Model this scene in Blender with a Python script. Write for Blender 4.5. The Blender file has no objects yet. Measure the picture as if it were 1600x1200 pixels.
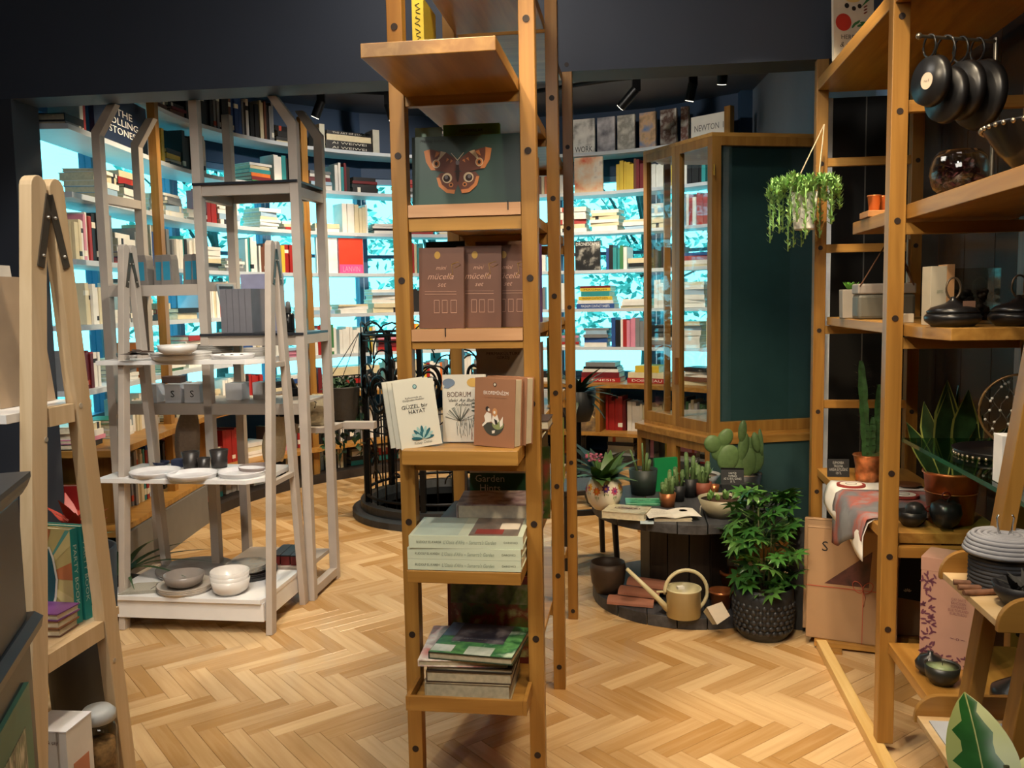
import bpy, math, random
from mathutils import Vector, Matrix, Euler
D = bpy.data; SC = bpy.context.scene; COL = SC.collection
R = math.radians; PI = math.pi
random.seed(7)

# ------------------------------------------------------------------ camera, sky, lights, exposure
cd = D.cameras.new('camera'); cam = D.objects.new('camera', cd); COL.objects.link(cam)
cd.sensor_width = 36; cd.lens = 1380 / 1600 * 36; cd.clip_start = .05
PITCH, ROLL, EYE, FOC = R(5.46), R(-1.03), 1.5, 1380.
CM = Matrix.Rotation(PI/2 - PITCH, 3, 'X') @ Matrix.Rotation(ROLL, 3, 'Z')
cam.matrix_world = Matrix.Translation((0, 0, EYE)) @ CM.to_4x4()
SC.camera = cam
SC.view_settings.view_transform = 'Standard'; SC.view_settings.look = 'None'
SC.view_settings.gamma = 1; SC.view_settings.use_curve_mapping = False
SC.view_settings.exposure = -0.06
SC.cycles.max_bounces = 8; SC.cycles.transparent_max_bounces = 24
SC.cycles.sample_clamp_indirect = 6; SC.cycles.caustics_reflective = False; SC.cycles.caustics_refractive = False

W = D.worlds.new('sky'); SC.world = W; W.use_nodes = True
wn = W.node_tree; bg = wn.nodes['Background']
tc = wn.nodes.new('ShaderNodeTexCoord'); sp = wn.nodes.new('ShaderNodeSeparateXYZ'); rp = wn.nodes.new('ShaderNodeValToRGB')
wn.links.new(tc.outputs['Generated'], sp.inputs[0]); wn.links.new(sp.outputs['Z'], rp.inputs[0]); wn.links.new(rp.outputs[0], bg.inputs[0])
rp.color_ramp.elements[0].position = .45; rp.color_ramp.elements[0].color = (.62, .80, .84, 1)
rp.color_ramp.elements[1].position = .8; rp.color_ramp.elements[1].color = (.8, .95, 1, 1)
bg.inputs[1].default_value = 6.0

def lamp(kind, loc, to, power, color, size=.1, angle=70, blend=.5, name='spot_or_fill'):
    l = D.lights.new(name, kind); o = D.objects.new(name, l); COL.objects.link(o); o.location = loc
    o.rotation_euler = (Vector(to) - Vector(loc)).to_track_quat('-Z', 'Y').to_euler()
    l.energy = power; l.color = color
    if kind == 'SPOT': l.spot_size = R(angle); l.spot_blend = blend; l.shadow_soft_size = size
    elif kind == 'AREA': l.size = size
    else: l.shadow_soft_size = size
    return o
WARM = (1, .80, .54); NEUT = (1, .91, .78); COOL = (.72, .88, 1)
# ceiling spots of the front room (out of frame above and behind the camera)
lamp('SPOT', (-.9, .9, 3.1), (-.2, 2.7, .35), 120, NEUT, .04, 58)
lamp('SPOT', (1.0, 1.2, 3.1), (.1, 3.0, .3), 78, WARM, .04, 60)
lamp('SPOT', (.2, .9, 3.1), (1.5, 2.8, .45), 125, WARM, .04, 62)
lamp('SPOT', (-.5, 1.7, 2.95), (1.5, 2.9, .75), 110, WARM, .03, 48)
lamp('SPOT', (.75, 4.5, 3.1), (1.5, 5.05, 1.2), 24, NEUT, .04, 75)  # fill added behind the beam to brighten the cabinet's teal panel
lamp('SPOT', (1.0, 2.9, 3.1), (1.0, 4.1, .2), 156, WARM, .03, 65)
lamp('SPOT', (-.6, 2.6, 3.1), (-1.5, 4.2, .3), 143, NEUT, .03, 60)
lamp('SPOT', (-1.6, .4, 3.1), (-1.1, 2.1, .8), 71, NEUT, .04, 70)
lamp('SPOT', (-.2, 2.2, 3.15), (-.5, 3.3, 0), 110, WARM, .05, 80)
lamp('SPOT', (.7, 2.0, 3.15), (.75, 3.2, 0), 91, WARM, .05, 80)
# fill lamps added to brighten the front room and cabinet, no known fixtures
lamp('SPOT', (-1.0, 1.9, 3.1), (-1.65, 4.25, .95), 115, (1, .96, .9), .04, 55)  # fill added for the tableware display and rack boxes
lamp('AREA', (-.2, .2, 3.2), (-.1, 3.5, 1.0), 42, (1, .93, .84), 1.4)  # soft fill added in place of ceiling bounce
lamp('AREA', (-.3, 3.2, 3.25), (-.3, 3.3, 0), 16, (1, .93, .84), .8)
lamp('SPOT', (.6, 2.6, 3.0), (1.5, 5.0, 1.3), 70, NEUT, .03, 30)  # narrow fill added for the teal cabinet panel
# back room track spots
lamp('SPOT', (.2, 5.9, 3.05), (.9, 7.8, 2.9), 45, NEUT, .04, 70)  # fill added to brighten the top-shelf covers, not a track head
for (x, y, tx, ty, tz, pw, co) in ((-.9, 6.5, -1.9, 7.2, .8, 90, WARM), (.3, 6.6, .5, 8.0, .7, 90, WARM), (-.2, 5.3, -1.2, 5.6, 0, 110, WARM),
                           (-1.2, 5.4, -2.4, 5.4, 1.1, 90, WARM), (.9, 6.2, 1.4, 7.4, 1.6, 60, NEUT), (.3, 5.2, .0, 6.6, 0, 100, WARM),
                           (-.2, 6.0, -1.2, 7.6, 1.8, 90, NEUT)):
    lamp('SPOT', (x, y, 3.0), (tx, ty, tz), pw*1.5, co, .04, 85)

# ------------------------------------------------------------------ materials
def lin(h):
    h = h.lstrip('#'); v = [int(h[i:i+2], 16) / 255 for i in (0, 2, 4)]
    return tuple((a / 12.92 if a <= .04045 else ((a + .055) / 1.055) ** 2.4) for a in v) + (1,)
MC = {}
def M(hexc, rough=.55, metal=0., var=.08, scale=14., bump=0., spec=.5, trans=0., coat=0.):
    k = (hexc, rough, metal, var, scale, bump, spec, trans, coat)
    if k in MC: return MC[k]
    m = D.materials.new('surface_' + hexc.lstrip('#')); m.use_nodes = True; n = m.node_tree; b = n.nodes['Principled BSDF']
    b.inputs['Roughness'].default_value = rough; b.inputs['Metallic'].default_value = metal
    b.inputs['Specular IOR Level'].default_value = spec; b.inputs['Transmission Weight'].default_value = trans
    b.inputs['Coat Weight'].default_value = coat
    t = n.nodes.new('ShaderNodeTexCoord'); z = n.nodes.new('ShaderNodeTexNoise'); z.inputs['Scale'].default_value = scale
    n.links.new(t.outputs['Object'], z.inputs['Vector'])
    r = n.nodes.new('ShaderNodeValToRGB'); c = lin(hexc)
    r.color_ramp.elements[0].position = .3; r.color_ramp.elements[1].position = .7
    r.color_ramp.elements[0].color = tuple(x * (1 - var) for x in c[:3]) + (1,)
    r.color_ramp.elements[1].color = tuple(min(1, x * (1 + var)) for x in c[:3]) + (1,)
    n.links.new(z.outputs['Fac'], r.inputs[0]); n.links.new(r.outputs[0], b.inputs['Base Color'])
    if bump:
        bu = n.nodes.new('ShaderNodeBump'); bu.inputs['Strength'].default_value = bump; bu.inputs['Distance'].default_value = .005
        n.links.new(z.outputs['Fac'], bu.inputs['Height']); n.links.new(bu.outputs[0], b.inputs['Normal'])
    MC[k] = m; return m
def WOOD(h1, h2, axis='z', rough=.4, sc=1., uv=False, isl=False, name='wood'):
    k = ('w', h1, h2, axis, rough, sc, uv, isl)
    if k in MC: return MC[k]
    m = D.materials.new(name); m.use_nodes = True; n = m.node_tree; b = n.nodes['Principled BSDF']
    b.inputs['Roughness'].default_value = rough
    t = n.nodes.new('ShaderNodeTexCoord'); mp = n.nodes.new('ShaderNodeMapping'); z = n.nodes.new('ShaderNodeTexNoise')
    mp.inputs['Scale'].default_value = {'z': (26*sc, 26*sc, 1.6*sc), 'x': (1.6*sc, 26*sc, 26*sc), 'y': (26*sc, 1.6*sc, 26*sc)}[axis]
    oi = n.nodes.new('ShaderNodeObjectInfo'); ad = n.nodes.new('ShaderNodeMath'); ad.operation = 'ADD'
    if isl:
        g = n.nodes.new('ShaderNodeNewGeometry'); n.links.new(g.outputs['Random Per Island'], ad.inputs[0])
    else: ad.inputs[0].default_value = 0
    n.links.new(oi.outputs['Random'], ad.inputs[1])
    fr = n.nodes.new('ShaderNodeMath'); fr.operation = 'FRACT'; n.links.new(ad.outputs[0], fr.inputs[0])
    cv = n.nodes.new('ShaderNodeVectorMath'); cv.operation = 'SCALE'; cv.inputs[0].default_value = (7, 13, 5); n.links.new(fr.outputs[0], cv.inputs['Scale'])
    n.links.new(t.outputs['UV' if uv else 'Object'], mp.inputs['Vector']); n.links.new(cv.outputs[0], mp.inputs['Location'])
    z.inputs['Scale'].default_value = 1; z.inputs['Detail'].default_value = 4; z.inputs['Distortion'].default_value = .6
    n.links.new(mp.outputs[0], z.inputs['Vector'])
    r = n.nodes.new('ShaderNodeValToRGB'); r.color_ramp.elements[0].position = .3; r.color_ramp.elements[1].position = .72
    r.color_ramp.elements[0].color = lin(h1); r.color_ramp.elements[1].color = lin(h2)
    mx = n.nodes.new('ShaderNodeMath'); mx.operation = 'MULTIPLY_ADD'; mx.inputs[1].default_value = .42 if isl else .2
    n.links.new(fr.outputs[0], mx.inputs[0])
    hz = n.nodes.new('ShaderNodeMath'); hz.operation = 'MULTIPLY_ADD'; hz.inputs[1].default_value = .42 if isl else .85; hz.inputs[2].default_value = .07 if isl else -.08
    n.links.new(z.outputs['Fac'], hz.inputs[0]); n.links.new(hz.outputs[0], mx.inputs[2])
    n.links.new(mx.outputs[0], r.inputs[0]); n.links.new(r.outputs[0], b.inputs['Base Color'])
    MC[k] = m; return m
def GLASS(tint='ffffff', refl=.12, rough=.02, name='clear_glass'):
    k = ('g', tint, refl, rough)
    if k in MC: return MC[k]
    m = D.materials.new(name); m.use_nodes = True; n = m.node_tree; n.nodes.clear()
    o = n.nodes.new('ShaderNodeOutputMaterial'); mix = n.nodes.new('ShaderNodeMixShader')
    tr = n.nodes.new('ShaderNodeBsdfTransparent'); gl = n.nodes.new('ShaderNodeBsdfGlossy'); f = n.nodes.new('ShaderNodeLayerWeight')
    tr.inputs[0].default_value = lin(tint); gl.inputs['Roughness'].default_value = rough; f.inputs[0].default_value = refl
    pw = n.nodes.new('ShaderNodeMath'); pw.operation = 'POWER'; pw.inputs[1].default_value = 4; f.inputs[0].default_value = .5; n.links.new(f.outputs['Facing'], pw.inputs[0])
    ma = n.nodes.new('ShaderNodeMath'); ma.operation = 'MULTIPLY_ADD'; ma.inputs[1].default_value = .5; ma.inputs[2].default_value = refl*.25; n.links.new(pw.outputs[0], ma.inputs[0]); n.links.new(ma.outputs[0], mix.inputs[0]); n.links.new(tr.outputs[0], mix.inputs[1]); n.links.new(gl.outputs[0], mix.inputs[2])
    n.links.new(mix.outputs[0], o.inputs[0]); MC[k] = m; return m
def PIC(cols, scale=6., detail=5., rough=.35, stretch=(1, 1, 1), name='printed_picture'):
    k = ('p', tuple(cols), scale, stretch)
    if k in MC: return MC[k]
    m = D.materials.new(name); m.use_nodes = True; n = m.node_tree; b = n.nodes['Principled BSDF']; b.inputs['Roughness'].default_value = rough
    t = n.nodes.new('ShaderNodeTexCoord'); mp = n.nodes.new('ShaderNodeMapping'); mp.inputs['Scale'].default_value = stretch
    z = n.nodes.new('ShaderNodeTexNoise'); z.inputs['Scale'].default_value = scale; z.inputs['Detail'].default_value = detail
    n.links.new(t.outputs['Object'], mp.inputs[0]); n.links.new(mp.outputs[0], z.inputs['Vector'])
    r = n.nodes.new('ShaderNodeValToRGB'); r.color_ramp.interpolation = 'LINEAR'
    while len(r.color_ramp.elements) < len(cols): r.color_ramp.elements.new(.5)
    for i, cc in enumerate(cols):
        r.color_ramp.elements[i].position = .32 + .36 * i / (len(cols) - 1); r.color_ramp.elements[i].color = lin(cc)
    n.links.new(z.outputs['Fac'], r.inputs[0]); n.links.new(r.outputs[0], b.inputs['Base Color']); MC[k] = m; return m
def EMIT(h, s):
    k = ('e', h, s)
    if k in MC: return MC[k]
    m = D.materials.new('lamp_glow'); m.use_nodes = True; b = m.node_tree.nodes['Principled BSDF']
    b.inputs['Emission Color'].default_value = lin(h); b.inputs['Emission Strength'].default_value = s; MC[k] = m; return m

PINE_Z = WOOD('875c24', 'b0823e', 'z', .38, name='honey_pine'); PINE_X = WOOD('94672c', 'bf9048', 'x', .38, name='honey_pine'); PINE_Y = WOOD('94672c', 'bf9048', 'y', .38, name='honey_pine')
GREYW = M('b9ada0', .5, var=.06, scale=9); BLOND = WOOD('bda27c', 'd9c3a0', 'z', .5, name='blond_beech')
WHITE = M('eeeae4', .35, var=.02); NAVY = M('2b303a', .7, var=.1, scale=3); BLACK = M('151515', .45, var=.1); IRON = M('0f1012', .4, .6, .1)
SLATE = M('3b3c40', .45, var=.1); COPPER = M('d98552', .3, .75, .12, 9); TERRA = M('9c6650', .7); PAGE = M('d9cfb4', .8, var=.1, scale=60)
SOIL = M('4a3324', .95, var=.5, scale=90, bump=.8); GRAVEL = M('a9927c', .9, var=.5, scale=120, bump=.8)
CHARC = M('232426', .5, var=.15, scale=30); CERAM = M('cfcac4', .22, var=.06, scale=8); STONEW = M('8e8a86', .3, var=.15, scale=20)
STRAPM = M('4b4338', .5); TEAL = M('34504f', .55, var=.06)

# ------------------------------------------------------------------ mesh builder
class MB:
    def __init__(s): s.v = []; s.f = []; s.mi = []; s.sm = []; s.uv = {}
    def add(s, vs, fs, m=0, smooth=False):
        o = len(s.v); s.v += [tuple(a) for a in vs]
        for f in fs: s.f.append(tuple(i + o for i in f)); s.mi.append(m); s.sm.append(smooth)
        return s
    def box(s, x0, x1, y0, y1, z0, z1, m=0, T=None):
        vs = [(x, y, z) for z in (z0, z1) for y in (y0, y1) for x in (x0, x1)]
        if T is not None: vs = [T @ Vector(p) for p in vs]
        return s.add(vs, [(0, 2, 3, 1), (4, 5, 7, 6), (0, 1, 5, 4), (2, 6, 7, 3), (0, 4, 6, 2), (1, 3, 7, 5)], m)
    def cyl(s, a, b, r0, r1=None, n=12, m=0, cap=True, smooth=True):
        a, b = Vector(a), Vector(b); r1 = r0 if r1 is None else r1; d = (b - a)
        q = d.to_track_quat('Z', 'Y'); vs = []
        for c, r in ((a, r0), (b, r1)):
            for i in range(n): t = 2*PI*i/n; vs.append(c + q @ Vector((r*math.cos(t), r*math.sin(t), 0)))
        s.add(vs, [(i, (i+1) % n, n+(i+1) % n, n+i) for i in range(n)], m, smooth)
        if cap: s.add(vs, [tuple(range(n-1, -1, -1)), tuple(range(n, 2*n))], m)
        return s
    def lathe(s, prof, n=28, c=(0, 0, 0), m=0, smooth=True, T=None, wob=0, caps=True):
        vs = []
        for (r, z) in prof:
            for i in range(n):
                t = 2*PI*i/n; rr = r * (1 + wob * math.sin(3*t + 1) + wob*.6*math.sin(5*t))
                p = Vector((c[0] + rr*math.cos(t), c[1] + rr*math.sin(t), c[2] + z)); vs.append(T @ p if T is not None else p)
        fs = []
        for k in range(len(prof) - 1):
            for i in range(n): j = (i+1) % n; fs.append((k*n+i, k*n+j, (k+1)*n+j, (k+1)*n+i))
        if caps and prof[0][0] > 1e-5: fs.append(tuple(range(n-1, -1, -1)))
        if caps and prof[-1][0] > 1e-5 : fs.append(tuple((len(prof)-1)*n + i for i in range(n)))
        return s.add(vs, fs, m, smooth)
    def tube(s, pts, r, n=6, m=0, closed=False, taper=None):
        pts = [Vector(p) for p in pts]; N = len(pts); vs = []; up = Vector((0, 0, 1))
        for i, p in enumerate(pts):
            if closed: d = pts[(i+1) % N] - pts[i-1]
            else: d = pts[min(i+1, N-1)] - pts[max(i-1, 0)]
            d.normalize(); a = d.cross(up)
            if a.length < .05: a = d.cross(Vector((0, 1, 0)))
            if a.length < .05: a = d.cross(Vector((1, 0, 0)))
            a.normalize(); b = a.cross(d); rr = r if taper is None else r * (1 + (taper - 1) * i / (N-1))
            for k in range(n): t = 2*PI*k/n; vs.append(p + rr*(a*math.cos(t) + b*math.sin(t)))
        fs = []
        for i in range(N if closed else N-1):
            j = (i+1) % N
            for k in range(n): l = (k+1) % n; fs.append((i*n+k, i*n+l, j*n+l, j*n+k))
        if not closed: fs += [tuple(range(n-1, -1, -1)), tuple((N-1)*n + k for k in range(n))]
        return s.add(vs, fs, m, True)
    def prism(s, poly, axis, a, b, m=0, T=None):
        N = len(poly); vs = []
        for w in (a, b):
            for (p, q) in poly:
                v = Vector({'x': (w, p, q), 'y': (p, w, q), 'z': (p, q, w)}[axis]); vs.append(T @ v if T is not None else v)
        return s.add(vs, [(i, (i+1) % N, N+(i+1) % N, N+i) for i in range(N)] + [tuple(range(N-1, -1, -1)), tuple(range(N, 2*N))], m)
    def ball(s, c, r, n=10, m=0, sc=(1, 1, 1), T=None):
        h = n // 2; prof = [(r*math.sin(PI*k/h), -r*math.cos(PI*k/h)) for k in range(h+1)]; prof[0] = (1e-6, -r); prof[-1] = (1e-6, r)
        S = Matrix.Translation(c) @ (T if T is not None else Matrix.Identity(4)) @ Matrix.Diagonal((*sc, 1))
        return s.lathe(prof, n, m=m, T=S)
    def leaf(s, T, L, Wd, curl=.15, fold=.12, m=0, n=5, tip=.6):
        vs = []; fs = []
        for i in range(n + 1):
            t = i / n; w = Wd/2 * math.sin(PI * t ** tip) if 0 < i < n else Wd*.03
            z = -curl * L * t * t + .0
            for k in (-1, 0, 1): vs.append(T @ Vector((k*w, L*t, z + abs(k)*fold*w)))
        for i in range(n):
            for k in (0, 1): a = i*3 + k; fs.append((a, a+1, a+4, a+3))
        return s.add(vs, fs, m, True)
    def mesh(s, name, mats):
        me = D.meshes.new(name); me.from_pydata(s.v, [], s.f)
        for mm in (mats if isinstance(mats, (list, tuple)) else [mats]): me.materials.append(mm)
        me.polygons.foreach_set('material_index', s.mi); me.polygons.foreach_set('use_smooth', s.sm); me.update()
        return me
    def build(s, name, mats, parent=None, loc=(0, 0, 0), rot=(0, 0, 0), bevel=0, label=None):
        o = D.objects.new(name, s.mesh(name, mats)); COL.objects.link(o); o.location = loc; o.rotation_euler = rot
        if parent is not None: o.parent = parent
        if label: o['label'] = label
        if bevel:
            b = o.modifiers.new('edge', 'BEVEL'); b.width = bevel; b.segments = 2; b.limit_method = 'ANGLE'
        return o
def inst(name, me, parent=None, loc=(0, 0, 0), rot=(0, 0, 0), scale=None, label=None):
    o = D.objects.new(name, me); COL.objects.link(o); o.location = loc; o.rotation_euler = rot
    if scale is not None: o.scale = scale
    if parent is not None: o.parent = parent
    if label: o['label'] = label
    return o
def tag(o, label, cat, group=None, kind=None):
    o['label'] = label; o['category'] = cat
    if group: o['group'] = group
    if kind: o['kind'] = kind
    return o
def thing(name, label, cat, loc=(0, 0, 0), rotz=0., group=None):
    o = D.objects.new(name, None); o.empty_display_size = .1; COL.objects.link(o); o.location = loc; o.rotation_euler = (0, 0, rotz)
    return tag(o, label, cat, group)
def struct(o): o['kind'] = 'structure'; return o

def ray(px, py): return CM @ Vector(((px-800)/FOC, -(py-600)/FOC, -1))
def on(px, py, z=0.):                    # the point of the horizontal surface at height z seen at this place of the photograph
    d = ray(px, py); t = (z - EYE) / d.z; return Vector((d.x*t, d.y*t, z))
def proj(p):
    v = CM.transposed() @ (Vector(p) - Vector((0, 0, EYE))); return (800 + FOC*v.x/-v.z, 600 - FOC*v.y/-v.z, -v.z)
class Frame:                             # a unit's own axes: u along its front, v into its depth
    def __init__(s, x, y, deg): s.o = Vector((x, y, 0)); s.a = R(deg)
    def w(s, u, v, z=0.): return s.o + Vector((u*math.cos(s.a) - v*math.sin(s.a), u*math.sin(s.a) + v*math.cos(s.a), z))
TH = -8.

_txt = {}
def text_geo(txt, shear=0.):
    k = (txt, shear)
    if k in _txt: return _txt[k]
    c = D.curves.new('t', 'FONT'); c.body = txt; c.align_x = 'CENTER'; c.resolution_u = 2; c.shear = shear; c.space_line = .95
    o = D.objects.new('t', c); COL.objects.link(o); me = D.meshes.new_from_object(o)
    vs = [tuple(v.co) for v in me.vertices]; fs = [tuple(p.vertices) for p in me.polygons]
    D.objects.remove(o); D.curves.remove(c); D.meshes.remove(me); _txt[k] = (vs, fs); return _txt[k]
def lettering(txt, w, pos, mat, parent, face='front', h=None, shear=0., rot=0., name='lettering', T=None):
    vs, fs = text_geo(txt, shear)
    if not vs: return
    x0, x1 = min(v[0] for v in vs), max(v[0] for v in vs); y0, y1 = min(v[1] for v in vs), max(v[1] for v in vs)
    sx = w / (x1-x0); sy = sx if h is None else h / (y1-y0); out = []
    for v in vs:
        x = (v[0]-(x0+x1)/2)*sx; y = (v[1]-(y0+y1)/2)*sy
        x, y = x*math.cos(rot)-y*math.sin(rot), x*math.sin(rot)+y*math.cos(rot)
        p = Vector((x, 0, y)) if face == 'front' else Vector((x, y, 0)) if face == 'top' else Vector((0, -x, y)) if face == 'left' else Vector((0, x, y))
        p = p + Vector(pos); out.append(T @ p if T is not None else p)
    b = MB(); b.add(out, fs); return b.build(name, mat, parent)
def decal(polys, mats, pos, parent, name='printed_picture', face='front', step=.0004, rotv=None):
    # flat print: polygons (list of (x, y) lists with material index), stacked a hair apart
    b = MB()
    for i, (mi, poly) in enumerate(polys):
        e = step * (1 + .35*i)
        vs = [Vector((x, -e, y)) if face == 'front' else Vector((x, y, e)) if face == 'top' else Vector((e, x, y)) for (x, y) in poly]
        b.add([v + Vector(pos) for v in vs], [tuple(range(len(vs)))], mi)
    return b.build(name, mats, parent)
def ell(cx, cy, rx, ry, n=20, a=0., t0=0., t1=2*PI):
    return [(cx + rx*math.cos(t)*math.cos(a) - ry*math.sin(t)*math.sin(a), cy + rx*math.cos(t)*math.sin(a) + ry*math.sin(t)*math.cos(a)) for t in [t0 + (t1-t0)*i/n for i in range(n + (t1-t0 < 6.2))]]

# ------------------------------------------------------------------ the room
GF = Frame(0, 0, TH)
FLOORBASE = MB().box(-3.6, 3.0, -1.3, 10.2, -.12, -.012)
floor = struct(FLOORBASE.build('floor', M('6d4a2a', .6), rot=(0, 0, R(TH))))
PL, PW = .343, .068
plank_mat = WOOD('b28852', 'dcba8a', 'x', .27, 1.5, uv=True, isl=True, name='oak_parquet')
def plank_mb(mb, T):
    e = .0016; g = .0006
    a, b = PL/2 - g, PW/2 - g
    vs = [(-a, -b, -.012), (a, -b, -.012), (a, b, -.012), (-a, b, -.012), (-a, -b, -.0008), (a, -b, -.0008), (a, b, -.0008), (-a, b, -.0008), (-a+e, -b+e, 0), (a-e, -b+e, 0), (a-e, b-e, 0), (-a+e, b-e, 0)]
    mb.add([T @ Vector(v) for v in vs], [(8, 9, 10, 11), (4, 5, 9, 8), (5, 6, 10, 9), (6, 7, 11, 10), (7, 4, 8, 11), (0, 1, 5, 4), (1, 2, 6, 5), (2, 3, 7, 6), (3, 0, 4, 7)])
def plank_uv(me, n):
    u = me.uv_layers.new(name='UVMap'); b = MB(); plank_mb(b, Matrix.Identity(4)); loc = []
    for f in b.f: loc += [(b.v[i][0], b.v[i][1]) for i in f]
    k = 0
    for i in range(n):
        for (x, y) in loc: u.data[k].uv = (x + i*.37 % 5, y + (i*.71) % 3); k += 1
pb = MB(); plank_mb(pb, Matrix.Identity(4)); pm = pb.mesh('plank', plank_mat); plank_uv(pm, 1)
plist = []
# herringbone: unit cells on axes at 45 degrees to the room
for i in range(-41, 42):
    for j in range(-21, 5):
        a0 = i * PW + j * PL; b0 = i * PW - j * PL
        for (ca, cb, rz) in ((a0 + PL/2, b0 + PW/2, -PI/4), (a0 + PL + PW/2, b0 + PW - PL/2, PI/4)):
            x, y = (ca + cb) / math.sqrt(2), (cb - ca) / math.sqrt(2) + .375
            if -3.3 < x < 2.7 and -.9 < y < 9.4: plist.append((x, y, rz))
pp = []
for (x, y, rz) in plist:
    w = GF.w(x, y, 0); ang = rz + R(TH)
    if w.y > .3:
        q = proj(w); vis = -60 < q[0] < 1660 and q[1] < 1260 and q[2] > 0
    else: vis = False
    pp.append((0 if vis else 1, w.length, w, ang))
pp.sort(key=lambda t: (t[0], t[1]))
for k, (v, dd, w, ang) in enumerate(pp[:300]): 
    inst('plank', pm, floor, Matrix.Rotation(-R(TH), 3, 'Z') @ Vector((w.x, w.y, 0)), (0, 0, ang - R(TH)))
sb = MB()
for (v, dd, w, ang) in pp[300:]: plank_mb(sb, Matrix.Rotation(-R(TH), 4, 'Z') @ Matrix.Translation((w.x, w.y, 0)) @ Matrix.Rotation(ang, 4, 'Z'))
so = sb.build('parquet', plank_mat, floor); plank_uv(so.data, len(pp) - 300); so['kind'] = 'stuff'

BF = Frame(-.53, 4.12, -7)              # the beam between front and back room
struct(MB().box(-2.9, 3.3, 0, .2, 2.5, 3.32).build('wall_middle', M('343b49', .6, var=.06, scale=2), loc=BF.o, rot=(0, 0, BF.a)))
pier = struct(MB().box(-3.2, -1.86, -.002, .2, 0, 2.5).build('wall_left', NAVY, loc=BF.o, rot=(0, 0, BF.a)))
struct(MB().box(-3.25, 3.0, -1.2, 4.6, 3.3, 3.4).build('ceiling', M('24272d', .8), rot=(0, 0, R(TH))))
struct(MB().box(-3.6, 3.4, 4.3, 10.2, 3.2, 3.3).build('ceiling', M('4d525d', .5, var=.1, scale=2), rot=(0, 0, R(TH))))
struct(MB().box(-3.35, -3.25, -1.2, 4.0, 0, 3.3).build('wall_left', NAVY, rot=(0, 0, R(TH))))
struct(MB().box(-3.25, 3.0, -1.3, -1.2, 0, 3.3).build('wall_front', NAVY, rot=(0, 0, R(TH))))

# back room: curved window wall behind the shelves
CX, CY, CR = 0., 5.85, 2.25
WR = CR + .42
def arc(a, r): return Vector((CX + r*math.cos(a), CY + r*math.sin(a), 0))
pts = [Vector((-WR, 4.15, 0)), Vector((-WR, 5.0, 0))] + [arc(R(180 - 20*k), WR) for k in range(0, 9)]
wallM = M('2f4a66', .6, var=.05, scale=2); frameM = M('56708f', .4); TINT = GLASS('aee8ee', .08, name='tinted_window_glass')
low, high = MB(), MB()
for k in range(len(pts) - 1):
    a, b = pts[k], pts[k+1]; d = (b - a); L = d.length; ang = math.atan2(d.y, d.x); T = Matrix.Translation(a) @ Matrix.Rotation(ang, 4, 'Z')
    low.box(-.02, L+.02, 0, .16, 0, .76, T=T); high.box(-.02, L+.02, 0, .16, 2.62, 3.2, T=T)
    fr = MB().box(0, .04, .02, .1, .76, 2.62).box(L-.04, L, .02, .1, .76, 2.62).box(.04, L-.04, .02, .1, .76, .81).box(.04, L-.04, .02, .1, 2.57, 2.62).box(.04, L-.04, .03, .08, 1.9, 1.93)
    fo = struct(fr.build('window_%d' % (k+1), frameM, loc=a, rot=(0, 0, ang)))
    MB().box(.04, L-.04, .055, .063, .81, 2.57).build('glass_pane', TINT, fo)
struct(low.build('wall_back', wallM)); struct(high.build('wall_back', M('263e5c', .6, var=.05, scale=2)))
e0 = pts[-1]
struct(MB().box(0, .15, -2.95, .1, 0, 3.2).build('wall_right', M('7c8798', .7, var=.05, scale=3), loc=(2.05, 7.6, 0), rot=(0, 0, R(-3))))
struct(MB().box(1.95, 2.9, 7.55, 7.7, 0, 3.2).build('wall_back', wallM))
struct(MB().box(-3.3, -2.66, 4.1, 4.16, 0, 3.2).build('wall_left', NAVY))
# right side of the front room: dark panelled wall and dark door leaf with a lit edge strip painted white
RF = Frame(1.20, 2.78, TH)
rw = struct(MB().box(.50, .58, -4.0, 1.9, 0, 3.3).build('wall_right', M('241a10', .3), loc=RF.o, rot=(0, 0, RF.a)))
for k in range(12):
    MB().box(.482, .5, -1.9 + k*.3 + .003, -1.6 + k*.3 - .003, .02, 3.28).build('panel', WOOD('2c1e12', '4c3520', 'z', .22, name='dark_stained_wood'), rw)
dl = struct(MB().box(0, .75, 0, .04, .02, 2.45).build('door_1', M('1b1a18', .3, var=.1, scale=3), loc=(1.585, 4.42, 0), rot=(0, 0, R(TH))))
MB().box(-.018, .006, -.006, .046, .02, 2.45).build('lit_strip_edge', M('f4f6f8', .4), dl)  # bright white paint stands in for the glow of the strip
MB().box(.16, .166, -.003, .0, .02, 2.45).build('metal_seam', M('8b8880', .3, .8), dl)

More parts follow.
